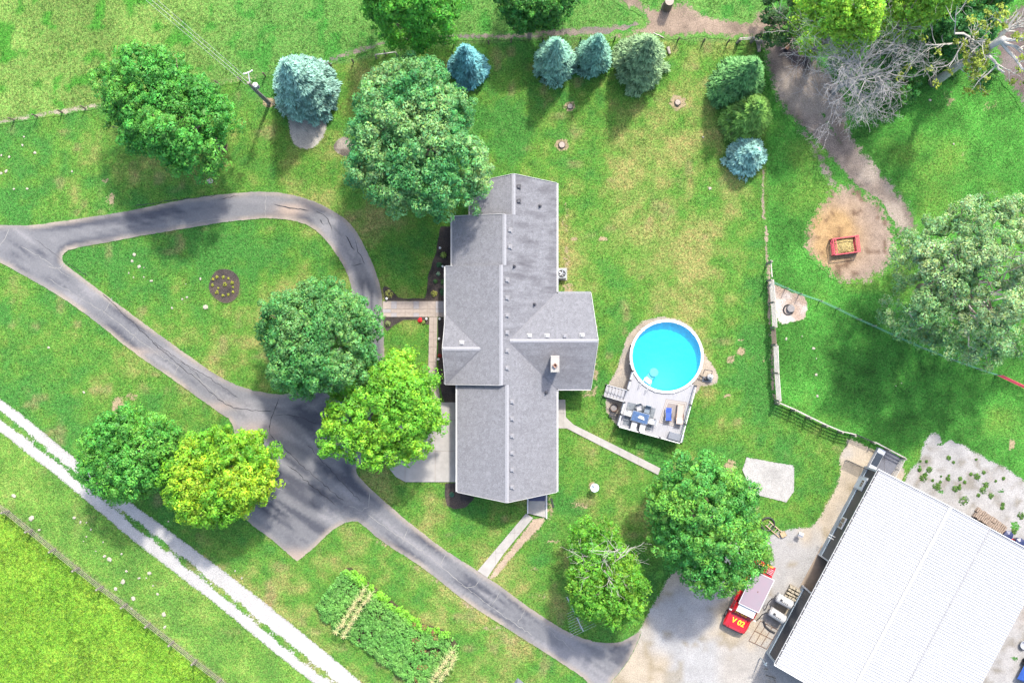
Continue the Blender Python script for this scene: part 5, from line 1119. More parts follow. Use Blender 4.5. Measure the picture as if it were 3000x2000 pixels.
ch = px_thing('chaise_lounge', 1990, 1213, DZ + .02, (.1, -1), 'beige cushioned chaise at the east railing', 'chaise')
MB().cbox((.22, 0, .36), (1.05, .5, .1), .03).build('seat_cushion', M['cushion'], ch)
MB().box((-.52, 0, .5), (.55, .5, .1), 0, Matrix.Rotation(.5, 3, 'Y')).build('back_cushion', M['cushion'], ch)
MB().box((.1, 0, .27), (1.4, .54, .05)).build('frame', M['oldwood'], ch)
for x in (-.5, .7):
    for y in (-.23, .23): MB().bar((x, y, 0), (x, y, .26), .05).build('leg', M['oldwood'], ch)
for y in (-.29, .29): MB().box((-.2, y, .45), (.5, .06, .04)).build('armrest', M['pitrust'], ch)
db = px_thing('deck_box', 1978, 1278, DZ, (185, 50), 'grey ribbed storage box in the deck corner', 'storage box')
MB().box((0, 0, .27), (1.12, .52, .52)).build('body', M['deckbox'], db); li = MB().cbox((0, 0, .56), (1.2, .58, .07), .02).build('lid', M['deckbox'], db)
for k in range(7): MB().box((0, -.24 + k * .08, .6), (1.1, .035, .012)).build('lid_slat', M['deckbox'], li)
fp = thing('fire_pit', P(1798, 1194), 'rusty round fire pit beside the deck stairs', 'fire pit')
MB().lathe((0, 0, 0), [(.28, .03), (.34, .3), (.31, .3), (.25, .1)], 20).build('bowl', M['pitrust'], fp); MB().lathe((0, 0, 0), [(.01, .14), (.27, .12)], 16, False).build('ash', M['ash'], fp); MB().torus((0, 0, .31), .33, .02, 20, 6).build('rim_ring', M['blackmetal'], fp)
bn = px_thing('low_bench', 1797, 1214, .02, (1, .25), 'low dark bench between fire pit and deck', 'bench')
for y in (-.09, .09): MB().box((0, y, .36), (.72, .13, .04)).build('seat_board', M['blackmetal'], bn)
for x in (-.28, .28): MB().box((x, 0, .17), (.06, .28, .34)).build('leg', M['blackmetal'], bn)
pm = px_thing('pool_pump', 2074, 1103, .02, (1, .1), 'pool filter and pump on the gravel beside the pool', 'pump')
MB().box((-.05, -.22, .06), (.8, .4, .08)).build('base', M['deckbox'], pm)
MB().lathe((.1, .0, .1), [(.2, 0), (.25, .12), (.25, .5), (.16, .66), (.05, .72), (.05, .8)], 18).build('filter_tank', M['white'], pm, smooth=True)
MB().tube([(-.3, -.2, .25), (.0, -.2, .25)], .12, 12).build('motor', M['black'], pm); MB().lathe((.1, 0, .8), [(.09, 0), (.09, .06)], 10).build('valve', M['black'], pm)
MB().tube([(-.55, .2, .9), (-.45, .55, .9), (.15, .5, .9), (.15, .2, .8)], .035, 6).build('upper_pipe', M['black'], pm); MB().tube([(-.75, .05, .5), (-.5, -.1, .4), (-.35, -.2, .3), (-.25, -.2, .25)], .045, 6).build('lower_hose', M['black'], pm)

# ------------------------------------------------------------------ red utility truck
fd = Vector((-.438, -.9, 0)).normalized()       # forward in world
fc = P(2147, 1845, .8); tc_ = fc - Vector((fd.x, fd.y, 0)) * 3.0
tk = thing('utility_truck', (tc_.x, tc_.y, 0), 'red utility truck with V 02 in yellow on its bonnet', 'truck', rz=math.atan2(fd.y, fd.x))
# x forward, nose at 3.0; width 2.0
def hull(mb, secs):
    """loft of rectangular-ish cross sections: (x, halfwidth bottom, halfwidth top, z0, z1)"""
    vs = []; n = 8
    for (x, wb, wt, z0, z1) in secs:
        zm = z0 + (z1 - z0) * .62; r = .09
        vs += [(x, -wb, z0), (x, -wb - .02, zm), (x, -wt, z1 - r * .5), (x, -wt + r, z1), (x, wt - r, z1), (x, wt, z1 - r * .5), (x, wb + .02, zm), (x, wb, z0)]
    fs = [tuple(range(n))[::-1], tuple(range(len(vs) - n, len(vs)))]
    for i in range(len(secs) - 1):
        for k in range(n): fs.append((i * n + k, i * n + (k + 1) % n, (i + 1) * n + (k + 1) % n, (i + 1) * n + k))
    return mb.add(vs, fs)
hull(MB(), [(-2.2, .95, .93, .5, 1.0), (1.7, .97, .93, .45, 1.08), (2.55, .98, .88, .45, 1.06), (2.86, .92, .78, .48, .95), (2.95, .84, .7, .5, .8)][::-1]).build('body', M['redpaint'], tk)
hull(MB(), [(1.55, .72, .7, 1.0, 1.2), (2.1, .72, .68, 1.0, 1.18), (2.75, .66, .6, .9, 1.08), (2.92, .6, .52, .85, .96)][::-1]).build('bonnet', M['redpaint'], tk)
hull(MB(), [(.72, .93, .78, 1.0, 1.9), (1.3, .93, .78, 1.0, 1.9), (1.75, .92, .86, 1.0, 1.12)][::-1]).build('cab', M['redpaint'], tk)
MB().cbox((.98, 0, 1.93), (.74, 1.5, .06), .03).build('cab_roof', M['white'], tk)
MB().add([(1.36, -.7, 1.87), (1.36, .7, 1.87), (1.76, .8, 1.17), (1.76, -.8, 1.17)], [(0, 3, 2, 1)]).build('windscreen', M['glass'], tk)
for s in (-1, 1):
    MB().add([(.82, s * .885, 1.35), (1.35, s * .885, 1.35), (1.28, s * .815, 1.8), (.82, s * .815, 1.8)], [(0, 1, 2, 3) if s > 0 else (3, 2, 1, 0)]).build('side_window', M['glass'], tk)
    MB().box((1.5, s * 1.06, 1.38), (.1, .2, .24)).bar((1.45, s * .9, 1.32), (1.5, s * 1.06, 1.36), .04).build('mirror', M['white'], tk)
    MB().box((2.9, s * .66, .74), (.08, .26, .16)).build('headlight', M['glass'], tk)
    MB().box((-.65, s * .99, .84), (2.7, .14, .5)).build('locker', M['redpaint'], tk)
    for k in range(3): MB().box((-1.6 + k * .9, s * 1.065, .86), (.8, .015, .4)).build('locker_door', M['reddark'], tk)
    for x in (2.05, -1.35):
        wo = MB().torus((x, s * .9, .38), .29, .12, 24, 10, Matrix.Rotation(math.pi / 2, 3, 'X')).build('wheel', M['black'], tk)
        MB().tube([(x, s * .86, .38), (x, s * 1.0, .38)], [.2, .17], 16).build('rim', M['steel'], wo)
MB().box((2.95, 0, .55), (.16, 1.8, .2)).build('bumper', M['blackmetal'], tk); MB().box((2.93, 0, .76), (.06, 1.0, .2)).build('grille', M['blackmetal'], tk)
MB().box((-.75, 0, 1.55), (2.75, 1.66, 1.05)).build('box_body', M['reddark'], tk)
li = MB().cbox((-.72, 0, 2.11), (2.86, 1.78, .07), .02).build('box_lid', M['lid'], tk)
for a, b in (((.7, -.87), (.7, .87)), ((-2.14, -.87), (-2.14, .87)), ((.7, -.87), (-2.14, -.87)), ((.7, .87), (-2.14, .87))): MB().bar((*a, 2.15), (*b, 2.15), .045, .04).build('lid_trim', M['white'], li)
MB().box((-.75, .1, 2.155), (.12, .08, .015)).build('lid_knob', M['pitrust'], li)
MB().box((-2.55, 0, .85), (.85, 1.8, .12)).build('rear_deck', M['redpaint'], tk)
rl = MB().tube([(-2.45, -.65, 1.2), (-2.45, -.05, 1.2)], .2, 16).build('hose_reel', M['lid'], tk)
for y in (-.68, -.02): MB().tube([(-2.45, y - .02, 1.2), (-2.45, y + .02, 1.2)], .3, 18).build('reel_flange', M['reddark'], rl)
for k in range(5): MB().torus((-2.45, -.6 + k * .125, 1.2), .21, .045, 18, 6, Matrix.Rotation(math.pi / 2, 3, 'X')).build('hose_turn', M['galv'], rl)
mb = MB()
for k in range(6): mb.tube([(-2.85, -.8 + k * .13, .95 + .02 * (k % 2)), (-2.7, -.7 + k * .13, 1.02), (-2.85, .1 + k * .1, .97), (-2.95, .4 + k * .06, .98)], .04, 6)
mb.build('yellow_hose', M['orange'], tk)
MB().box((-2.6, .5, 1.05), (.5, .5, .3)).build('pump_box', M['redpaint'], tk)
for k in range(4): MB().bar((-2.35 - k * .12, .3, 1.23), (-2.35 - k * .12, .75, 1.23), .04).build('pump_handle', M['galv'], tk)
fcu = bpy.data.curves.new('lettering', 'FONT'); fcu.body = 'V 02'; fcu.size = .58; fcu.align_x = 'CENTER'; fcu.align_y = 'CENTER'; fcu.extrude = .004; fcu.offset = .012
fo = bpy.data.objects.new('tmp', fcu); COL.objects.link(fo); bpy.context.view_layer.update()
me = bpy.data.meshes.new_from_object(fo.evaluated_get(bpy.context.evaluated_depsgraph_get())); bpy.data.objects.remove(fo, do_unlink=True); me.name = 'lettering'
lt = link('lettering', me, None, tk); me.materials.clear(); me.materials.append(M['yellow'])
lt.rotation_euler = (0, math.radians(4.5), 0); lt.rotation_euler = (Matrix.Rotation(math.radians(5.5), 3, 'Y') @ Matrix.Rotation(math.pi / 2, 3, 'Z')).to_euler(); lt.location = (2.2, 0, 1.19); 

# ------------------------------------------------------------------ tanks and things by the barn wall
def tank(a, b, label, hosepts):
    A_, B_ = P(*a, 1.0), P(*b, 1.0); c = (A_ + B_) / 2; d = (B_ - A_); r = thing('liquid_tank', (c.x, c.y, 0), label, 'tank', 'tanks beside the truck', rz=math.atan2(d.y, d.x)); L = d.length; R = .36
    MB().tube([(-L / 2 - .06, 0, .95), (-L / 2, 0, .95), (L / 2, 0, .95), (L / 2 + .06, 0, .95)], [R * .7, R, R, R * .7], 24).build('shell', M['tank'], r, smooth=False)
    MB().tube([(-L / 2 - .09, 0, .95), (-L / 2 - .05, 0, .95)], R * .68, 20).build('end_cap', M['galv'], r)
    MB().lathe((-.35, 0, 1.29), [(.1, 0), (.1, .08)], 12).build('hatch', M['blackmetal'], r)
    for k in range(4): MB().box((-.2 + k * .15, -.1, 1.3), (.05, .12, .05)).build('fitting', M['blackmetal'], r)
    for x in (-L / 2 + .15, L / 2 - .15):
        MB().box((x, 0, .56), (.08, .7, .1)).build('saddle', M['galv'], r)
        for y in (-.32, .32): MB().box((x, y, .26), (.06, .06, .52)).build('leg', M['galv'], r)
    MB().box((0, -.02, .5), (L, .72, .04)).build('shelf', M['deckbox'], r)
    MB().bar((L / 2 + .05, .1, .95), (L / 2 + .3, .1, .98), .04).build('valve', M['steel'], r)
    h = MB().tube([P(*q) for q in hosepts], .035, 6); h.v = [tuple(Matrix.Rotation(-r.rotation_euler.z, 3, 'Z') @ (Vector(v) - r.location)) for v in h.v]; h.build('hose', M['black'], r)
tank((2277, 1749), (2319, 1772), 'white horizontal tank beside truck, nearer the block pile', [(2277, 1752, 1.1), (2262, 1752, 1.3), (2250, 1765, .9), (2245, 1780, .4), (2238, 1787, .05)])
tank((2257, 1789), (2298, 1815), 'white horizontal tank beside truck, nearer the pipe frame', [(2257, 1793, 1.1), (2245, 1793, 1.2), (2232, 1800, .8), (2222, 1812, .3), (2212, 1820, .05)])
hs = thing('drain_hose', P(2255, 1833), 'thick black hose curving on the gravel below the tanks', 'hose')
MB().tube([P(2236, 1818, .07), P(2242, 1834, .07), P(2254, 1845, .07), P(2270, 1853, .07)], .085, 8).build('hose', M['black'], hs, True)
fp = thing('pipe_frame', P(2225, 1850), 'flat rusty pipe frame lying on gravel beside truck', 'frame')
fa, fb, fcx, fdx = P(2194, 1876, .05), P(2228, 1818, .05), P(2280, 1845, .05), P(2246, 1900, .05)
for k in range(4): MB().tube([fa.lerp(fdx, k / 3), fb.lerp(fcx, k / 3)], .022, 6).build('pipe', M['pitrust'], fp, True)
for k in (0, .5, 1): MB().tube([fa.lerp(fb, k), fdx.lerp(fcx, k)], .022, 6).build('cross_pipe', M['pitrust'], fp, True)
pal = px_thing('wooden_pallet', 2322, 1735, .02, (.882, .47), 'wooden pallet under the tan blocks by barn wall', 'pallet')
for k in range(5): MB().box((0, -.5 + k * .25, .11), (1.1, .14, .025)).build('slat', M['oldwood'], pal)
for k in range(3): MB().box((-.48 + k * .48, 0, .05), (.09, 1.15, .09)).build('runner', M['oldwood'], pal)
mb0 = MB().cbox((0, 0, .1), (.25, .17, .2), .02); me = None; R = pal.rotation_euler.z; i = 0
for lv in range(2):
    for a in range(4):
        for b_ in range(4):
            if lv == 1 and (a + b_ * 3) % 5 == 0: continue
            if (a, b_) == (3, 0) and lv == 0: continue
            v = Matrix.Rotation(R, 3, 'Z') @ Vector((-.42 + a * .28 + random.uniform(-.02, .02), -.42 + b_ * .26 + random.uniform(-.02, .02), 0)) + Vector((pal.location.x, pal.location.y, .15 + lv * .2))
            o = MB().add(mb0.v, mb0.f).build('stone_block', M['block'], None) if me is None else link('stone_block', me, None)
            me = o.data; o.location = v; o.rotation_euler = (0, 0, R + random.uniform(-.12, .12))
            tag(o, 'tan stone block stacked on the pallet by the barn wall', 'block', 'stone blocks on the pallet')
# wood, hoop and board by the maple
hp = thing('black_hoop', P(2249, 1534), 'black rubber hoop lying in the grass beside maple', 'hoop'); MB().torus((0, 0, .1), .52, .065, 32, 8).build('hoop', M['black'], hp)
ld = px_thing('wooden_ladder', 2268, 1549, .02, (.75, .66), 'wooden ladder lying between hoop and square board', 'ladder')
for y in (-.22, .22): MB().box((0, y, .08), (1.5, .07, .09)).build('side_rail', M['newwood'], ld)
for k in range(6): MB().box((-.6 + k * .24, 0, .1), (.06, .4, .04)).build('slat', M['oldwood'], ld)
sb = px_thing('square_board', 2293, 1563, .02, (.9, -.45), 'square tan board on the gravel', 'board'); MB().cbox((0, 0, .2), (.42, .42, .05), .01).build('panel', M['newwood'], sb)
for a in (-.17, .17):
    for b_ in (-.17, .17): MB().box((a, b_, .09), (.05, .05, .18)).build('leg', M['oldwood'], sb)
for s in range(4):
    MB().box(((.2, 0, -.2, 0)[s], (0, .2, 0, -.2)[s], .24), ((.04, .44, .04, .44)[s], (.44, .04, .44, .04)[s] if s % 2 == 0 else .04, .04)).build('edge', M['newwood'], sb)
bh = px_thing('birdhouse', 2339, 1561, 0, (.9, .4), 'small white birdhouse on a short post in the yard', 'birdhouse'); MB().box((0, 0, .3), (.07, .07, .6)).build('post', M['oldwood'], bh); MB().box((0, 0, .72), (.26, .24, .26)).build('box', M['white'], bh); MB().add([(-.2, -.18, .84), (.2, -.18, .84), (.2, 0, .98), (-.2, 0, .98), (-.2, .18, .84), (.2, .18, .84)], [(0, 1, 2, 3), (3, 2, 5, 4), (0, 3, 4), (1, 5, 2)]).build('roof', M['trimgrey'], bh); MB().tube([(.13, 0, .74), (.14, 0, .74)], .045, 10).build('hole', M['black'], bh)
# north end of the barn: long bin, tube gates
kb = px_thing('feed_bin', 2563, 1344, .06, (-.47, .882), 'long grey bin with dark lid at north end of barn', 'bin')
MB().box((0, 0, .3), (1.85, .62, .56)).build('body', M['trimgrey'], kb); MB().box((.02, 0, .6), (1.05, .56, .04)).build('dark_lid', M['glass'], kb)
for x in (-.74, .76): MB().cbox((x, 0, .62), (.4, .64, .06), .02).build('end_lid', M['trimgrey'], kb)
def tube_gate(a, b, label, m, h=1.2, n=5, z0=.15, name='tube_gate'):
    A_, B_ = P(*a), P(*b); g = thing(name, (A_.x, A_.y, 0), label, 'gate')
    for k in range(n): z = z0 + (h - z0) * k / (n - 1); MB().tube([(A_.x, A_.y, z), (B_.x, B_.y, z)], .03, 6).build('rail', m, g, True)
    for t in (0, .5, 1): v = A_.lerp(B_, t); MB().tube([(v.x, v.y, z0), (v.x, v.y, h)], .03, 6).build('upright', m, g, True)
    return g
tube_gate((2638, 1342), (2606, 1402), 'pale tube gate closing off the grey slab by barn', M['palewood'])
tube_gate((2477, 1346), (2526, 1369), 'black tube gate across the yard near the bin', M['blackmetal'], 1.2, 6)
tube_gate((2500, 1270), (2546, 1291), 'black tube gate in the paddock fence', M['blackmetal'], 1.2, 6)
tube_gate((2918, 1098), (3060, 1166), 'red tube gate at the right edge below pale tree', M['redfeeder'], 1.4, 7)
# firewood and covered barrels along the north gable
def splitlog(p, rz, m=None, L=.4, r=.08, me=[None]):
    if me[0] is None:
        mb = MB().add([(x, r * math.cos(t), r * math.sin(t)) for x in (-L / 2, L / 2) for t in (-.2, 1.2, 2.6, 4.0, 5.2)], [(0, 1, 2, 3, 4)[::-1], (5, 6, 7, 8, 9)] + [(i, (i + 1) % 5, 5 + (i + 1) % 5, 5 + i) for i in range(5)]); o = mb.build('firewood_log', M['firewood']); me[0] = o.data
    else: o = link('firewood_log', me[0], None)
    o.location = p; o.rotation_euler = (random.uniform(0, 6), random.uniform(-.05, .05), rz); return tag(o, 'split log in the firewood pile at barn gable', 'firewood', 'firewood logs at the barn gable')
wa, wb = P(2853, 1503), P(2938, 1560); wd = (wb - wa).normalized(); wp = Vector((-wd.y, wd.x, 0)); wr = math.atan2(wp.y, wp.x)
for row in range(2):
    for lv in range(4 - row):
        for k in range(17):
            splitlog(wa + wd * (k * .165 + .08 * (lv % 2) + random.uniform(-.02, .02)) + wp * (row * .42 - .05 + random.uniform(-.05, .05)) + Vector((0, 0, .1 + lv * .14)), wr + random.uniform(-.15, .15))
for (px, py, rz, lab) in ((2942, 1563, .2, 'dark blue covered bin beside the firewood'), (2975, 1584, .5, 'dark blue covered bin at right, next to red cloth')):
    b_ = thing('covered_bin', P(px, py), lab, 'bin', 'dark bins at the barn gable', rz=rz); MB().lathe((0, 0, 0), [(.3, .02), (.36, .75), (.38, .8), (.3, .88)], 7).build('body', M['navy'], b_); MB().lathe((0, 0, .8), [(.42, 0), (.4, .08), (.12, .16)], 7).build('cover', M['navy'], b_)
rc = thing('red_cloth', P(2958, 1577), 'folded red cloth between the two dark bins', 'cloth'); MB().cbox((0, 0, .1), (.5, .22, .18), .05, -.5).build('cloth', M['redpaint'], rc)
# machine under a blue tarp at the right edge
tr = thing('tarped_trailer', P(3012, 1950), 'blue tarped trailer at lower right edge beyond barn', 'trailer', rz=BA); MB().box((0, 0, .5), (1.1, 2.6, .2)).build('bed', M['blackmetal'], tr); MB().add([(-.6, -1.3, .6), (.6, -1.3, .6), (.6, 1.3, .6), (-.6, 1.3, .6), (-.3, -1.1, 1.2), (.3, -1.1, 1.25), (.35, 1.0, 1.1), (-.3, 1.05, 1.15)], [(0, 1, 5, 4), (1, 2, 6, 5), (2, 3, 7, 6), (3, 0, 4, 7), (4, 5, 6, 7)]).build('tarp', M['tarp'], tr)
for s in (-1, 1): MB().torus((s * .62, .2, .3), .22, .09, 20, 8, Matrix.Rotation(math.pi / 2, 3, 'Y')).build('wheel', M['black'], tr)
mc = thing('round_tub', P(2996, 1886), 'pale round tub at right edge beyond barn', 'tub'); MB().lathe((0, 0, 0), [(.3, .02), (.34, .4), (.3, .4), (.27, .1)], 20).build('tub', M['galv'], mc)
# odds and ends at the barn's south-west corner
for (a, b, lab) in (((2244, 1978), (2272, 1987), 'grey pole lying on gravel at barn corner'), ((2268, 1990), (2275, 2010), 'short timber lying at the bottom edge by barn')):
    o = thing('timber', P(*a), lab, 'timber'); MB().tube([P(*a, .06), P(*b, .06)], .06, 8).build('log', M['oldwood'], o, True)
sg = thing('gravel_stone', P(2244, 1960), 'pale stone on gravel at the barn corner', 'stone'); MB().ico((0, 0, .06), .12, (1.3, .8, .6)).build('stone', M['stone'], sg)

# ------------------------------------------------------------------ hay feeder
hf = px_thing('hay_feeder', 2470, 721, 0, (76, -10), 'red steel hay feeder on bare dirt', 'feeder')
hl, hw, hh = 2.05, 1.28, 1.05
for (x, y) in ((-1, -1), (1, -1), (1, 1), (-1, 1)): MB().box((x * hl / 2, y * hw / 2, hh / 2), (.07, .07, hh)).build('post', M['redfeeder'], hf)
for z in (.25, .6, hh):
    for y in (-1, 1): MB().box((0, y * hw / 2, z), (hl, .06, .07)).build('rail', M['redfeeder'], hf)
    for x in (-1, 1): MB().box((x * hl / 2, 0, z), (.06, hw, .07)).build('rail', M['redfeeder'], hf)
for x in (-1, 1):
    MB().box((x * (hl / 2 - .22), 0, hh), (.05, hw, .05)).build('inner_rail', M['redfeeder'], hf)
    for k in range(7): MB().bar((x * hl / 2, -hw / 2 + .1 + k * .18, hh), (x * (hl / 2 - .22), -hw / 2 + .02 + k * .18, hh - .02), .035).build('slant_bar', M['redfeeder'], hf)
MB().box((0, 0, .16), (hl - .1, hw - .1, .05)).build('floor', M['reddark'], hf)
for y in (-1, 1): MB().box((0, y * (hw / 2 - .02), .38), (hl - .1, .02, .5)).build('side_panel', M['reddark'], hf)
hay = thing('hay_heap', (hf.location.x, hf.location.y, .2), 'loose hay lying inside the red feeder', 'hay', rz=hf.rotation_euler.z)
nx, ny = 18, 12; vs = []
for j in range(ny + 1):
    for i in range(nx + 1):
        u, v = i / nx, j / ny; vs.append(((u - .5) * (hl - .55), (v - .5) * (hw - .15), .12 + .25 * math.sin(math.pi * u) * math.sin(math.pi * v) + random.uniform(-.05, .05)))
MB().add(vs, [(j * (nx + 1) + i, j * (nx + 1) + i + 1, (j + 1) * (nx + 1) + i + 1, (j + 1) * (nx + 1) + i) for j in range(ny) for i in range(nx)]).build('heap', M['hay'], hay)
bp = thing('burn_stump', P(2315, 904), 'grey round stump in the pale ash patch', 'stump'); MB().lathe((0, 0, 0), [(.36, 0), (.31, .12), (.3, .3), (.26, .32)], 14).build('stump', M['ash'], bp); MB().torus((-.15, -.1, .06), .4, .06, 14, 5).build('charred_ring', M['black'], bp)

# ------------------------------------------------------------------ fences
def fence(name, pts, rails, postd, railw, railh, postw, ph, label, pm, rm, npost=1, skip=()):
    b0 = P(*pts[0]); f = thing(name, (b0.x, b0.y, 0), label, 'fence'); me = [None]
    for i, q in enumerate(pts):
        v = P(*q)
        if me[0] is None:
            o = MB().box((0, 0, ph / 2), (postw, postw, ph)).add([(-postw / 2, -postw / 2, ph + .002), (postw / 2, -postw / 2, ph + .002), (postw / 2, postw / 2, ph + .002), (-postw / 2, postw / 2, ph + .002), (0, 0, ph + .05)], [(0, 1, 4), (1, 2, 4), (2, 3, 4), (3, 0, 4)]).build('post', pm, f); me[0] = o.data
        else: o = link('post', me[0], None, f)
        o.location = (v.x - b0.x, v.y - b0.y, 0); o.rotation_euler = (random.uniform(-.03, .03), random.uniform(-.03, .03), random.uniform(-.2, .2))
        if i < len(pts) - 1 and i not in skip:
            w = P(*pts[i + 1]); d = (w - v).normalized(); off = Vector((-d.y, d.x, 0)) * (postw / 2 + railw / 2 + .005) if railw > .012 else Vector()
            for z in rails: MB().bar(v + off + Vector((0, 0, z)), w + off + Vector((0, 0, z + random.uniform(-.01, .01))), railw, railh).build('rail' if railw > .012 else 'wire', rm, f, True)
    return f
SWF = [(-47, 1447)] + [(x + 8, y - 5) for x, y in [(19, 1501), (87, 1556), (155, 1612), (223, 1667), (293, 1722), (364, 1773), (432, 1829), (500, 1882), (568, 1937), (640, 1992)]] + [(715, 2045)]
fence('rail_fence', SWF, (.3, .62, .94, 1.26), 0, .018, .04, .13, 1.55, 'weathered wooden rail fence along the bright field', M['oldwood'], M['oldwood'])
NWF = [(-30, 362), (42, 352), (110, 342), (183, 330), (251, 319), (340, 303), (440, 286), (540, 264), (640, 245), (706, 234), (778, 223), (875, 208), (970, 193), (1036, 183), (1130, 160), (1230, 142), (1330, 133), (1432, 130), (1497, 125), (1590, 122), (1700, 120), (1800, 118), (1900, 118), (1985, 120), (2060, 124), (2130, 127)]
fence('wire_fence', NWF, (.35, .65, .95, 1.15), 0, .005, .005, .09, 1.25, 'thin wire fence with dark posts along the north pasture', M['postwood'], M['postwood'])
f1 = fence('corner_fence', [(2160, 126), (2200, 124), (2222, 132)], (.5, 1.05), 0, .05, .12, .2, 1.3, 'pale plank fence end at the tan dirt path', M['oldwood'], M['palewood'])
f2 = fence('gate_rail', [(1104, 172), (1164, 164)], (1.0,), 0, .06, .12, .1, 1.1, 'single pale rail between two posts near dirt path', M['oldwood'], M['palewood'])
BF = [(2247, 772), (2248, 822), (2254, 888), (2258, 960), (2261, 1012), (2264, 1092), (2270, 1172)]
fence('board_fence', BF, (.3, .68, 1.06, 1.44, 1.8), 0, .06, .14, .14, 1.95, 'pale board fence between lawn and paddock', M['oldwood'], M['palewood'], skip=(0, 3))
o = MB().bar(P(2258, 762, 1.3), P(2262, 812, 1.5), .07, .12).build('single_rail', M['palewood']); tag(o, 'single pale rail at the top of the board fence', 'rail')
g = thing('dark_gate', P(2258, 960), 'dark slatted gate in the pale board fence', 'gate')
a, b = P(2258, 963), P(2261, 1009)
for k in range(7): z = .2 + k * .26; MB().bar(a + Vector((0, 0, z)), b + Vector((0, 0, z)), .04, .1).build('slat', M['postwood'], g, True)
for t in (.03, .97): v = a.lerp(b, t) + Vector((-.05, 0, 0)); MB().bar(v + Vector((0, 0, .15)), v + Vector((0, 0, 1.85)), .06, .06).build('stile', M['postwood'], g, True)
fence('board_fence', [(2271, 1180), (2318, 1200), (2362, 1222), (2410, 1245), (2455, 1264), (2493, 1272)], (.3, .68, 1.06, 1.44), 0, .055, .14, .14, 1.6, 'pale board fence slanting from gate corner to barn', M['oldwood'], M['palewood'])
fence('board_fence', [(2552, 1294), (2592, 1315), (2640, 1340)], (.3, .7, 1.1), 0, .045, .12, .12, 1.25, 'short pale board fence behind the grey slab', M['oldwood'], M['palewood'])
MF = [(2258, 826), (2300, 845), (2340, 862), (2400, 882), (2450, 905), (2510, 935), (2555, 955), (2620, 985), (2700, 1020), (2790, 1055), (2860, 1080), (2916, 1098)]
mf = fence('mesh_fence', MF, (.05, .3, .55, .8, 1.05), 0, .012, .012, .07, 1.2, 'low green wire mesh fence across the paddock', M['oldwood'], M['greenmesh'])
for i in range(len(MF) - 1):
    a, b = P(*MF[i]), P(*MF[i + 1]); n = 10; mb = MB()
    for k in range(1, n): v = a.lerp(b, k / n); mb.bar(v + Vector((0, 0, .05)), v + Vector((0, 0, 1.05)), .012)
    mb.build('mesh', M['greenmesh'], mf, True)

# ------------------------------------------------------------------ power pole, wires
pb = P(789, 303); pole = thing('power_pole', (pb.x, pb.y, 0), 'wooden power pole with grey transformer near the blue spruce', 'pole')
PH = 8.0; MB().tube([(0, 0, -.1), (0, 0, PH * .5), (0, 0, PH)], [.15, .13, .1], 10).build('shaft', M['oldwood'], pole)
MB().tube([(-.05, -.14, .2), (-.05, -.12, PH * .8)], .035, 6).build('conduit', M['galv'], pole)
tf = MB().lathe((.32, .02, 6.3), [(.16, 0), (.2, .04), (.2, .72), (.14, .78)], 16).build('transformer', M['galv'], pole); MB().lathe((.32, .02, 7.08), [(.19, 0), (.2, .03), (.16, .08)], 16).build('transformer_lid', M['white'], tf); MB().lathe((.28, -.05, 7.1), [(.04, 0), (.05, .1), (.03, .24)], 8).build('bushing', M['ventgrey'], tf)
MB().bar((0, 0, 7.3), (-.1, .85, 7.45), .07).build('lamp_arm', M['galv'], pole); MB().bar((-.42, .75, 7.45), (.2, 1.0, 7.45), .08).build('cross_bar', M['white'], pole)
for x, y in ((-.4, .76), (.18, .99)): MB().lathe((x, y, 7.45), [(.06, 0), (.08, .06), (.05, .18)], 8).build('insulator', M['white'], pole)
MB().box((.0, 0, PH - .15), (.16, .16, .2)).build('pole_cap', M['black'], pole)
for k, (zz, off, r) in enumerate(((7.9, -.5, .009), (7.6, .0, .012), (7.3, .5, .009))):
    a = Vector((pb.x + off * .3, pb.y + off * .3, zz)); e = P(362 + 16 * k, -55 - 2 * k, zz + .3); e2 = a + (e - a) * 2.2; pts = []
    for i in range(17): t = i / 16; v = a.lerp(e2, t); v.z -= 1.6 * 4 * t * (1 - t) * .35; pts.append(v)
    o = MB().tube(pts, r, 5).build('power_line', M['galv']); tag(o, ('upper', 'middle', 'lower')[k] + ' power line running from the pole to the top edge', 'power line')
o = MB().tube([(pb.x, pb.y, 6.8), P(903, 388, .02)], .014, 5).build('guy_wire', M['galv']); tag(o, 'thin guy wire from power pole down to the gravel bed', 'wire')

# ------------------------------------------------------------------ antenna, birdbath
an = thing('tv_antenna', P(1694, 1812), 'large television antenna with many rods beside half dead tree', 'antenna')
AZ = 3.4; a0, a1 = P(1661, 1748, AZ), P(1709, 1848, AZ); MB().tube([P(1694, 1812, 0), (P(1694, 1812).x, P(1694, 1812).y, AZ)], .03, 6).build('mast', M['galv'], an, True)
MB().bar(a0, a1, .07).build('boom', M['galv'], an, True); bd = (a1 - a0).normalized(); bp_ = Vector((-bd.y, bd.x, 0))
for i in range(16):
    t = i / 15; w = .12 if t < .38 else .55 + .55 * (t - .38) / .62
    if t >= .38 and i % 1: continue
    c = a0.lerp(a1, t); c.z += .03; sk = bd * (.12 if i % 2 else -.12) * (t > .38)
    MB().tube([c - bp_ * w + sk * 0, c + bp_ * w], .009, 5).build('rod', M['galv'], an, True)
bb = thing('birdbath', P(1740, 1424), 'pale blue birdbath on a stem in the south lawn', 'birdbath')
MB().lathe((0, 0, 0), [(.2, 0), (.18, .06), (.06, .12), (.05, .85), (.12, .92), (.33, 1.02), (.35, 1.05), (.3, 1.03), (.05, .97)], 20).build('bowl_and_stem', M['doorblue'], bb, smooth=True); MB().ico((-.08, .2, 1.12), .12, jit=.1).build('ornament', M['white'], bb)

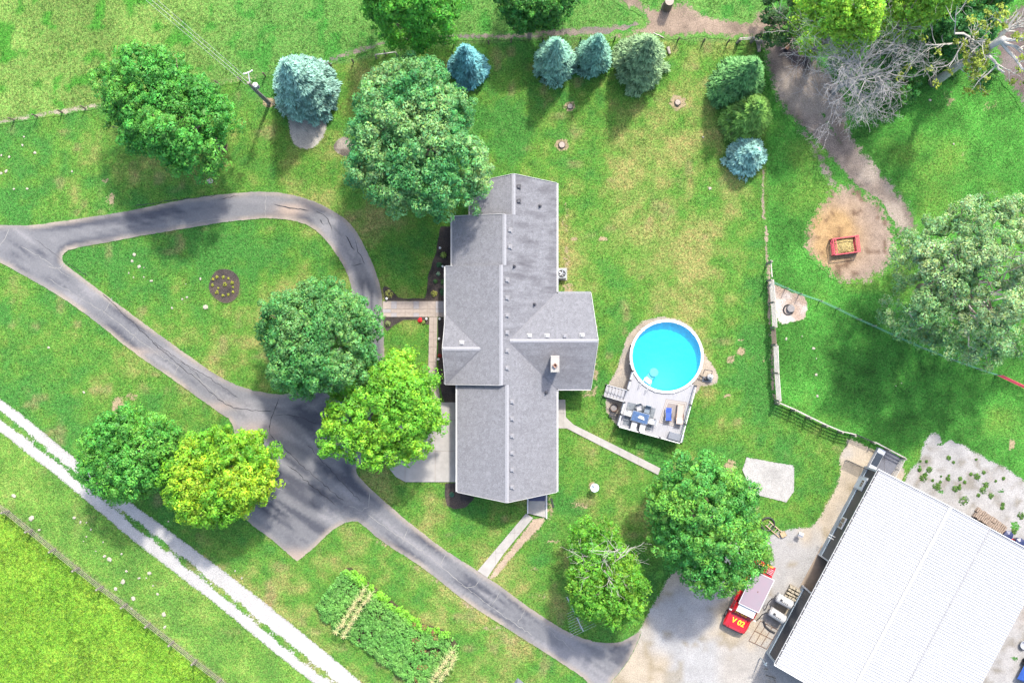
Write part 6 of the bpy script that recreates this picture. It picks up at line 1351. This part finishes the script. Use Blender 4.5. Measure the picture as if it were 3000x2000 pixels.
# ------------------------------------------------------------------ stumps, logs, stones
for i, (px, py, r, h, lab) in enumerate([(1670, 312, .2, .18, 'small dark stump, nearer the paired spruces'), (1646, 425, .24, .2, 'small dark stump nearest to the house'), (1985, 301, .22, .25, 'small pale stump in a bare spot on the lawn'), (1953, 22, .36, 1.9, 'tall cut stump at the top edge on the dirt path')]):
    s = thing('tree_stump', P(px, py), lab, 'stump', 'stumps in the yard'); MB().lathe((0, 0, -.03), [(r * 1.35, 0), (r * 1.08, .12), (r, h)], 12, False).build('bark', M['postwood'], s); MB().lathe((0, 0, h - .03), [(.01, .01), (r * .97, 0)], 12, False).build('cut_face', M['cut'], s)
    if r < .0:
        for k in range(7):
            t = k * .9 + random.uniform(-.2, .2); o = MB().ico((0, 0, 0), random.uniform(.07, .13), (1.2, .8, .6)).build('edging_stone', M['stone'], s); o.location = (math.cos(t) * r * 1.9, math.sin(t) * r * 1.9, .03)
for (a, b, r, lab, m) in [((2303, 145), (2332, 92), .17, 'rotten reddish log lying at the edge of the trees', 'pitrust'), ((1957, 138), (1962, 158), .14, 'short pale log beside the olive green spruce', 'cut'), ((2220, 118), (2224, 152), .2, 'thick weathered timber at the end of the north fence', 'oldwood'), ((1915, 97), (1945, 111), .045, 'thin dead branch on the dirt path by spruces', 'palewood')]:
    v = P(*a); o = thing('fallen_log', (v.x, v.y, 0), lab, 'log'); pts, rs = wander(P(*a, r), P(*b, r), r, r * .7, 5, .1); MB().tube(pts, rs, 9).build('log', M[m], o, True)
def stone(px, py, r, label, group, m='stone'):
    o = MB().ico((0, 0, 0), r, (random.uniform(.9, 1.4), random.uniform(.7, 1.1), .3)).build('stone', M[m]); o.location = P(px, py, .02); o.rotation_euler = (0, 0, random.uniform(0, 6)); return tag(o, label, 'stone', group)
for (zx, zy, r) in [(95, 280, 12), (215, 432, 16), (270, 515, 8), (510, 430, 9), (553, 460, 8), (595, 462, 5), (625, 510, 6), (595, 560, 5), (720, 695, 9), (755, 715, 13), (838, 678, 8), (870, 797, 9), (847, 870, 14), (795, 920, 16), (958, 845, 9), (1008, 845, 6), (1030, 810, 11), (1053, 898, 5), (1085, 955, 8), (918, 985, 14), (1127, 1095, 15), (1135, 1183, 10), (905, 1055, 7), (1160, 455, 5), (1620, 795, 5), (1665, 845, 6), (575, 592, 4), (660, 660, 4), (710, 597, 5)]:
    stone(zx / 2.351, 1333 + zy / 2.351, r * S / 2.0, 'pale flat stone lying in the grass along the gravel lane', 'pale stones along the lane')
for (zx, zy, r) in [(925, 185, 10), (910, 228, 9), (958, 267, 9), (992, 275, 5), (920, 342, 5), (1043, 365, 9), (990, 340, 5), (1381, 352, 9), (1280, 388, 3), (1288, 478, 7), (1255, 492, 8), (1184, 552, 7), (1415, 545, 14), (887, 312, 5)]:
    stone(zx / 2.351, 667 + zy / 2.351, r * S / 2.0, 'pale flat stone in the lawn island beside the driveway', 'pale stones in the lawn island')
for (zx, zy, r) in [(10, 1070, 8), (42, 1180, 10), (8, 1192, 7), (62, 1080, 7), (95, 1302, 6), (188, 1300, 8), (240, 1052, 9), (165, 942, 5), (495, 1180, 5), (155, 1000, 8), (1445, 1245, 18), (335, 2392, 7), (578, 2700, 8)]:
    stone(zx / 2.351, zy / 2.351, r * S / 2.0, 'pale flat stone in the lawn at the left edge', 'pale stones in the west lawn')
for (px, py, r) in [(2304, 992, 8), (2384, 1020, 8), (2391, 1097, 9), (2395, 1160, 10), (2350, 985, 5), (2392, 1050, 4), (2625, 1130, 4), (2641, 1122, 4), (2080, 552, 8), (2725, 293, 8), (2794, 422, 6), (2060, 402, 6)]:
    stone(px, py, r * S / 2.0, 'pale flat stone lying in the east grass', 'pale stones in the east grass')
# ------------------------------------------------------------------ bed plants
def plant(px, py, r, h, c1, c2, label, group=None, n=90, leaf=.07, name='garden_plant', z=.03, spiky=False):
    b = P(px, py); root = thing(name, (b.x, b.y, z), label, 'plant', group)
    g = rdir(n); g[:, 2] = np.abs(g[:, 2]); rr = RNG.uniform(.45, 1, n)[:, None]
    c = np.array([b.x, b.y, z + .04]) + g * rr * np.array([r, r, h]); f = RNG.uniform(0, 1, n)[:, None]
    leafquads('foliage', c, g * .6 + np.array([0, 0, .6]) + rdir(n) * .4, leaf * RNG.uniform(.7, 1.3, n), GA(c1) * (1 - f) + GA(c2) * f, M['leaf'], root, .2 if spiky else .5, g + RNG.normal(0, .2, (n, 3)) if spiky else None)
    mb = MB()
    for k in range(4): t = k * 1.57; mb.tube([(0, 0, 0), (math.cos(t) * r * .5, math.sin(t) * r * .5, h * .7)], [.012, .006], 4)
    mb.build('stem', M['bark'], root)
    return root
for (zx, zy, k) in [(1495, 340, 1), (1540, 340, 1), (1575, 350, .8), (1470, 355, .9), (1600, 380, 1.3), (1550, 392, 1.5), (1607, 410, .7), (1465, 395, 1.1), (1505, 415, .6), (1495, 445, 1.3), (1608, 443, 1), (1537, 468, .9), (1575, 460, .9)]:
    plant(zx / 2.351, 667 + zy / 2.351, .13 * k, .16 * k, (.12, .17, .02), (.3, .28, .03), 'small yellow green plant in the round mulch bed', 'plants in the round bed', 50, .05)
plant(1300, 747, .28, .4, (.09, .17, .03), (.2, .28, .06), 'bright green shrub in the bed along the house')
plant(1287, 776, .24, .3, (.02, .08, .03), (.04, .13, .05), 'dark green plant below the bright green shrub')
plant(1284, 802, .16, .25, (.05, .13, .07), (.2, .3, .2), 'small grey green plant in the middle of house bed')
plant(1276, 824, .16, .2, (.03, .1, .03), (.07, .16, .04), 'small green plant left of its neighbour near the walk')
plant(1299, 826, .2, .3, (.04, .11, .03), (.09, .17, .05), 'spiky green plant close to the wall near the walk', spiky=True, leaf=.14)
plant(1272, 860, .27, .35, (.16, .18, .03), (.34, .33, .08), 'yellow shrub at the corner of the paved walk')
plant(1140, 861, .36, .4, (.16, .19, .04), (.36, .35, .09), 'yellow shrub between driveway and paved walk')
plant(1298, 856, .24, .35, (.02, .08, .03), (.05, .12, .05), 'spiky dark plant against the wall by the walk', spiky=True, leaf=.16)
plant(1137, 948, .26, .35, (.07, .10, .03), (.2, .24, .09), 'pale speckled shrub beside the maple below the walk')
plant(1242, 944, .14, .2, (.1, .16, .03), (.2, .25, .06), 'small yellow green plant beside the red flower')
plant(1324, 1447, .2, .25, (.02, .08, .05), (.05, .14, .08), 'small green plant in the garage corner bed')
plant(1288, 1042, .16, .2, (.15, .02, .015), (.3, .03, .02), 'small dark red plant beside the side path')
rf = plant(1231, 938, .2, .25, (.35, .01, .012), (.6, .02, .03), 'bright red flower at the paved walk', name='flower_plant')
def pathlight(px, py, label):
    l = thing('path_light', P(px, py), label, 'lamp', 'path lights'); MB().tube([(0, 0, 0), (0, 0, .35)], .018, 6).build('stake', M['blackmetal'], l); MB().lathe((0, 0, .35), [(.05, 0), (.1, .02), (.09, .07), (.03, .1)], 12).build('head', M['white'], l)
for (px, py, lab) in [(1134, 875, 'white path light beside the yellow shrub'), (1250, 934, 'white path light beside the red flower'), (1289, 934, 'white path light where the side path starts'), (1287, 992, 'white path light midway along side path'), (1285, 1052, 'white path light beside the dark red plant'), (1298, 781, 'white path light at the step in the house wall'), (1290, 727, 'white path light above the bright green shrub')]: pathlight(px, py, lab)
mt = thing('iron_grate', P(1617, 1476), 'black iron grate on the ground beside cellar stoop', 'grate')
for k in range(5): a, b = P(1613 + k * 1.2, 1460), P(1619 + k * 1.2, 1484); MB().bar((a.x, a.y, .05), (b.x, b.y, .05), .02).build('bar', M['blackmetal'], mt, True)
for t in (0, 1): a, b = (P(1612, 1460), P(1619, 1459)) if t == 0 else (P(1618, 1485), P(1625, 1484)); MB().bar((a.x, a.y, .05), (b.x, b.y, .05), .025).build('end_bar', M['blackmetal'], mt, True)
tp_ = thing('grey_tarp', P(1514, 1996), 'small grey peaked cover at the bottom edge of the lawn', 'cover'); MB().add([P(1502, 2005, .03), P(1516, 1984, .03), P(1536, 2000, .03), P(1520, 2030, .03), P(1516, 2000, .5)], [(0, 4, 1), (1, 4, 2), (2, 4, 3), (3, 4, 0)]).build('cover', M['deckbox'], tp_, True)

# ------------------------------------------------------------------ vegetable garden
GP = [(1021, 1649), (1080, 1700), (1160, 1762), (1240, 1822), (1310, 1842), (1347, 1888), (1320, 1940), (1262, 2020), (1215, 2015), (1130, 1945), (1030, 1872), (934, 1800), (930, 1769), (970, 1715)]
sheet('garden_soil', GP, .02, M['mulch'], dcolf([.05, .045, .025], .3, .3, 1, .3, 80), space=.4, soft=.3, inset=.1, rag=.08, smooth=0, label='dark soil under the vegetable garden')
gp = PX(GP); x0, y0 = gp.min(0); x1, y1 = gp.max(0); N = 2400
x = RNG.uniform(x0, x1, N); y = RNG.uniform(y0, y1, N); ok = inpoly(x, y, gp) & (segdist(x, y, gp) > .12)
rows = [((1077, 1712), (993, 1838)), ((1092, 1726), (1010, 1850)), ((1328, 1892), (1262, 1990)), ((1340, 1905), (1275, 2004))]
for a, b in rows: ok &= segdist(x, y, np.array([P(*a)[:2], P(*b)[:2]]), False) > .22
x, y = x[ok], y[ok]; d = segdist(x, y, gp); N = len(x); hgt = (.35 + .75 * fbm(x, y, 1.1, 140, 2)) * RNG.uniform(.7, 1.3, N) + 0 * fbm(x, y, 1.1, 140, 2) * sst(0, .5, d)
veg = thing('vegetable_plants', (gp[:, 0].mean(), gp[:, 1].mean(), 0), 'dense bed of green vegetable plants beside the driveway', 'vegetables'); veg['kind'] = 'stuff'
m = 30; rep = np.repeat(np.arange(N), m); g = rdir(N * m); g[:, 2] = np.abs(g[:, 2]) - .1
c = np.stack([x, y, hgt * .55], 1)[rep] + g * np.stack([np.full(N, .27), np.full(N, .27), hgt * .5], 1)[rep] * RNG.uniform(.6, 1.05, N * m)[:, None]
px = x / S + 1500; py = 1000 - y / S; ne = sst(.9, .2, segdist(x, y, PX(GP[0:5]), False))
cc = mixc([.04, .14, .022], [.085, .19, .036], fbm(x, y, 1.5, 141, 2)); cc = cc * (1 - ne * .85)[:, None] + GA([.10, .26, .012]) * (ne * .85)[:, None]
cc = cc * 1.5 * RNG.uniform(.75, 1.25, N)[:, None]
br = (RNG.uniform(0, 1, N) < .05) & (px > 1200); cc[br] = GA([.16, .10, .035])
fo = leafquads('foliage', c, g * .5 + np.array([0, 0, .7]) + rdir(N * m) * .4, .075 * RNG.uniform(.7, 1.4, N * m), cc[rep] * RNG.uniform(.75, 1.25, N * m)[:, None], M['leaf'], veg, .6); fo['kind'] = 'stuff'
def corn_proto(seed):
    rnd = random.Random(seed); st = MB().tube([(0, 0, 0), (0, 0, 1.5)], [.022, .014], 5); lf = MB(); ta = MB()
    for k in range(9):
        t = k * 2.4 + rnd.uniform(-.4, .4); z = .35 + k * .13; L = rnd.uniform(.4, .6); d = Vector((math.cos(t), math.sin(t), 0)); s = Vector((-d.y, d.x, 0)); pr = []
        for i in range(5): u = i / 4; pr.append((Vector((0, 0, z)) + d * L * u + Vector((0, 0, .32 * u - .5 * u * u)), .045 * (1 - u) ** .7 + .003))
        vs = []; 
        for p, w in pr: vs += [p - s * w, p + s * w]
        lf.add(vs, [(2 * i, 2 * i + 1, 2 * i + 3, 2 * i + 2) for i in range(4)])
    for k in range(7):
        t = k * .9; d = Vector((math.cos(t), math.sin(t), 0)) * rnd.uniform(.14, .26); ta.bar((0, 0, 1.45), Vector((0, 0, 1.72)) + d, .022, .022)
    return st, lf, ta
M['cornleaf'] = mk('corn_leaf', (.10, .2, .035), .6, .25, 6, col2=(.24, .3, .1)); M['tassel'] = mk('corn_tassel', (.5, .43, .22), .8, .2, 10)
protos = []
for s in range(3):
    st, lf, ta = corn_proto(s); protos.append([(n, mb, m) for n, mb, m in (('stalk', st, M['cornleaf']), ('leaf', lf, M['cornleaf']), ('tassel', ta, M['tassel']))])
meshes = [[None] * 3 for _ in range(3)]
for ri, (a, b) in enumerate(rows):
    A_, B_ = P(*a), P(*b); n = int((B_ - A_).length / .23)
    lab = ('corn plant in the upper corn strip, outer row', 'corn plant in the upper corn strip, inner row', 'corn plant in the lower corn strip, inner row', 'corn plant in the lower corn strip, outer row')[ri]; grp = ('outer row of the upper corn strip', 'inner row of the upper corn strip', 'inner row of the lower corn strip', 'outer row of the lower corn strip')[ri]
    for i in range(n):
        v = A_.lerp(B_, (i + .5) / n) + Vector((random.uniform(-.09, .09), random.uniform(-.09, .09), 0)); k = random.randrange(3)
        r = thing('corn_plant', v, lab, 'corn', grp, random.uniform(0, 6.28)); r.scale = [random.uniform(.8, 1.1)] * 3
        for j, (nm, mb, m) in enumerate(protos[k]):
            if meshes[k][j] is None: meshes[k][j] = mb.build(nm, m, r).data
            else: link(nm, meshes[k][j], None, r)

# weeds on the gravel pad
for i, (px, py, r) in enumerate([(2709, 1390, 10), (2702, 1400, 12), (2722, 1375, 9), (2747, 1425, 12), (2796, 1431, 11), (2862, 1396, 11), (2841, 1388, 6), (2881, 1383, 5), (2824, 1466, 13), (2880, 1435, 10), (2868, 1450, 8), (2904, 1452, 7), (2938, 1487, 7), (2992, 1510, 12), (2970, 1555, 14), (2890, 1418, 8), (2682, 1423, 9), (2745, 1460, 8), (2775, 1402, 6), (2693, 1375, 6), (2965, 1360, 6), (2770, 1467, 7)] + [(random.uniform(2690, 2960), 1330 + random.uniform(0, 150), random.uniform(2, 5)) for _ in range(26)]):
    if py < 1280 + (px - 2690) * .3 or py > 1425 + (px - 2690) * .5: continue
    plant(px + random.uniform(-3, 3), py, r * S * random.uniform(.7, 1.5), .05, (.03, .09, .012), (.08, .16, .02), 'green weed clump on the white gravel beyond the barn', 'weeds on the gravel pad', 70, .07, name='weed_clump')

# ------------------------------------------------------------------ grass blades: rough short turf and taller meadow grass
def grass():
    N = GRASS_N; x = RNG.uniform(-42, 42, N); y = RNG.uniform(-28.2, 28.2, N); px = x / S + 1500; py = 1000 - y / S
    ok = np.ones(N, bool)
    dp = PX(DRIVE_OUT); isl = PX(ISLAND); ok &= ~(inpoly(x, y, dp) & ~inpoly(x, y, isl))
    for q in KEEP_OFF: ok &= ~inpoly(x, y, PX(q))
    for q in THIN_OFF: ok &= ~(inpoly(x, y, PX(q)))
    x, y, px, py = x[ok], y[ok], px[ok], py[ok]; N = len(x)
    fy = np.interp(px, [a for a, b in FENCE_NW], [b for a, b in FENCE_NW]); field = py > 1490 + px * .785; past = (py < fy)
    L = np.where(field, .17, np.where(past, .10, .075)) * RNG.uniform(.7, 1.4, N)
    clump = fbm(x, y, .7, 201, 2); L = L * (.6 + .9 * clump)
    g = gcol(x, y) * RNG.uniform(.72, 1.38, N)[:, None]; g[:, 0] *= RNG.uniform(.85, 1.35, N)
    V = []; 
    for b in range(3):
        th = RNG.uniform(0, 2 * math.pi, N); d = np.stack([np.cos(th), np.sin(th), np.zeros(N)], 1); s = np.stack([-d[:, 1], d[:, 0], np.zeros(N)], 1)
        base = np.stack([x, y, np.full(N, -.02)], 1) + d * (RNG.uniform(0, .05, N))[:, None]; w = (L * .16)[:, None]
        V.append(np.stack([base - s * w, base + s * w, base + d * (L * RNG.uniform(.5, .95, N))[:, None] + np.array([0, 0, 1]) * (L * RNG.uniform(.35, .9, N))[:, None]], 1))
    V = np.stack(V, 1).reshape(-1, 3); me = bpy.data.meshes.new('grass'); quads(me, V, np.arange(len(V)).reshape(-1, 3), 3)
    a = me.attributes.new('col', 'FLOAT_COLOR', 'POINT'); q = np.ones((N, 9, 4), np.float32); q[:, :, :3] = np.clip(g, .003, .5)[:, None, :]; a.data.foreach_set('color', q.ravel())
    o = link('grass', me, M['grassblade']); tag(o, 'short green turf and meadow grass covering the ground', 'grass', None, 'stuff')
GRASS_N = 190000
KEEP_OFF = [LANE_T + LANE_B[::-1], [(1128, 880), (1340, 880), (1340, 930), (1128, 930)], [(1255, 925), (1340, 925), (1340, 1180), (1255, 1180)], [(1250, 662), (1340, 662), (1340, 882), (1250, 882)], [(1350, 1178), (1250, 1190), (1120, 1290), (1140, 1371), (1188, 1411), (1350, 1411)],
            [(1380, 540), (1620, 540), (1620, 870), (1720, 870), (1720, 1130), (1620, 1130), (1620, 1430), (1340, 1430), (1340, 640)], [(1541, 1450), (1612, 1450), (1612, 1508), (1540, 1590), (1445, 1702), (1399, 1671)],
            [(2572, 1375), (2268, 1945), (2268, 2100), (3100, 2100), (3100, 1600)], [(1745, 2100), (1851, 1925), (1893, 1797), (1953, 1690), (2080, 1600), (2298, 1550), (2391, 1529), (2430, 1456), (2457, 1380), (2453, 1333), (2478, 1275), (2645, 1345), (2660, 1400), (2660, 2100)],
            [(2651, 1392), (2693, 1330), (2723, 1262), (2749, 1262), (2851, 1313), (2936, 1358), (3090, 1450), (3090, 2100), (2640, 2100)], [(2187, 1339), (2327, 1363), (2326, 1439), (2304, 1471), (2204, 1446), (2174, 1376)],
            [(1790, 1125), (1830, 985), (1868, 943), (1970, 930), (2050, 990), (2100, 1080), (2095, 1130), (2040, 1138), (1990, 1290), (1812, 1256), (1775, 1205)], [(845, 345), (870, 430), (905, 438), (950, 390), (960, 300), (870, 275)],
            [(614, 838), (632, 795), (678, 793), (702, 835), (685, 878), (635, 876)], [(1632, 1170), (1656, 1170), (1680, 1243), (1935, 1371), (1928, 1390), (1660, 1254), (1632, 1254)], [(1302, 1412), (1345, 1412), (1395, 1455), (1330, 1490), (1308, 1480)], [(2262, 835), (2365, 875), (2360, 935), (2272, 945)],
            [(2590, 1312), (2640, 1342), (2604, 1400), (2545, 1372)]]
THIN_OFF = [[(2230, 110), (2300, 105), (2420, 205), (2470, 270), (2480, 400), (2620, 565), (2650, 640), (2610, 640), (2540, 550), (2440, 500), (2330, 330), (2260, 230)], [(2400, 610), (2440, 550), (2560, 580), (2620, 690), (2590, 790), (2500, 825), (2400, 780), (2360, 700)], [(1790, 0), (1860, -10), (1900, 30), (2100, 60), (2200, 80), (2290, 60), (2250, 118), (2000, 110), (1780, 112), (1880, 65)], [(1000, 160), (1130, 118), (1560, 96), (1800, 84), (1800, 100), (1560, 110), (1130, 130)]]
grass()
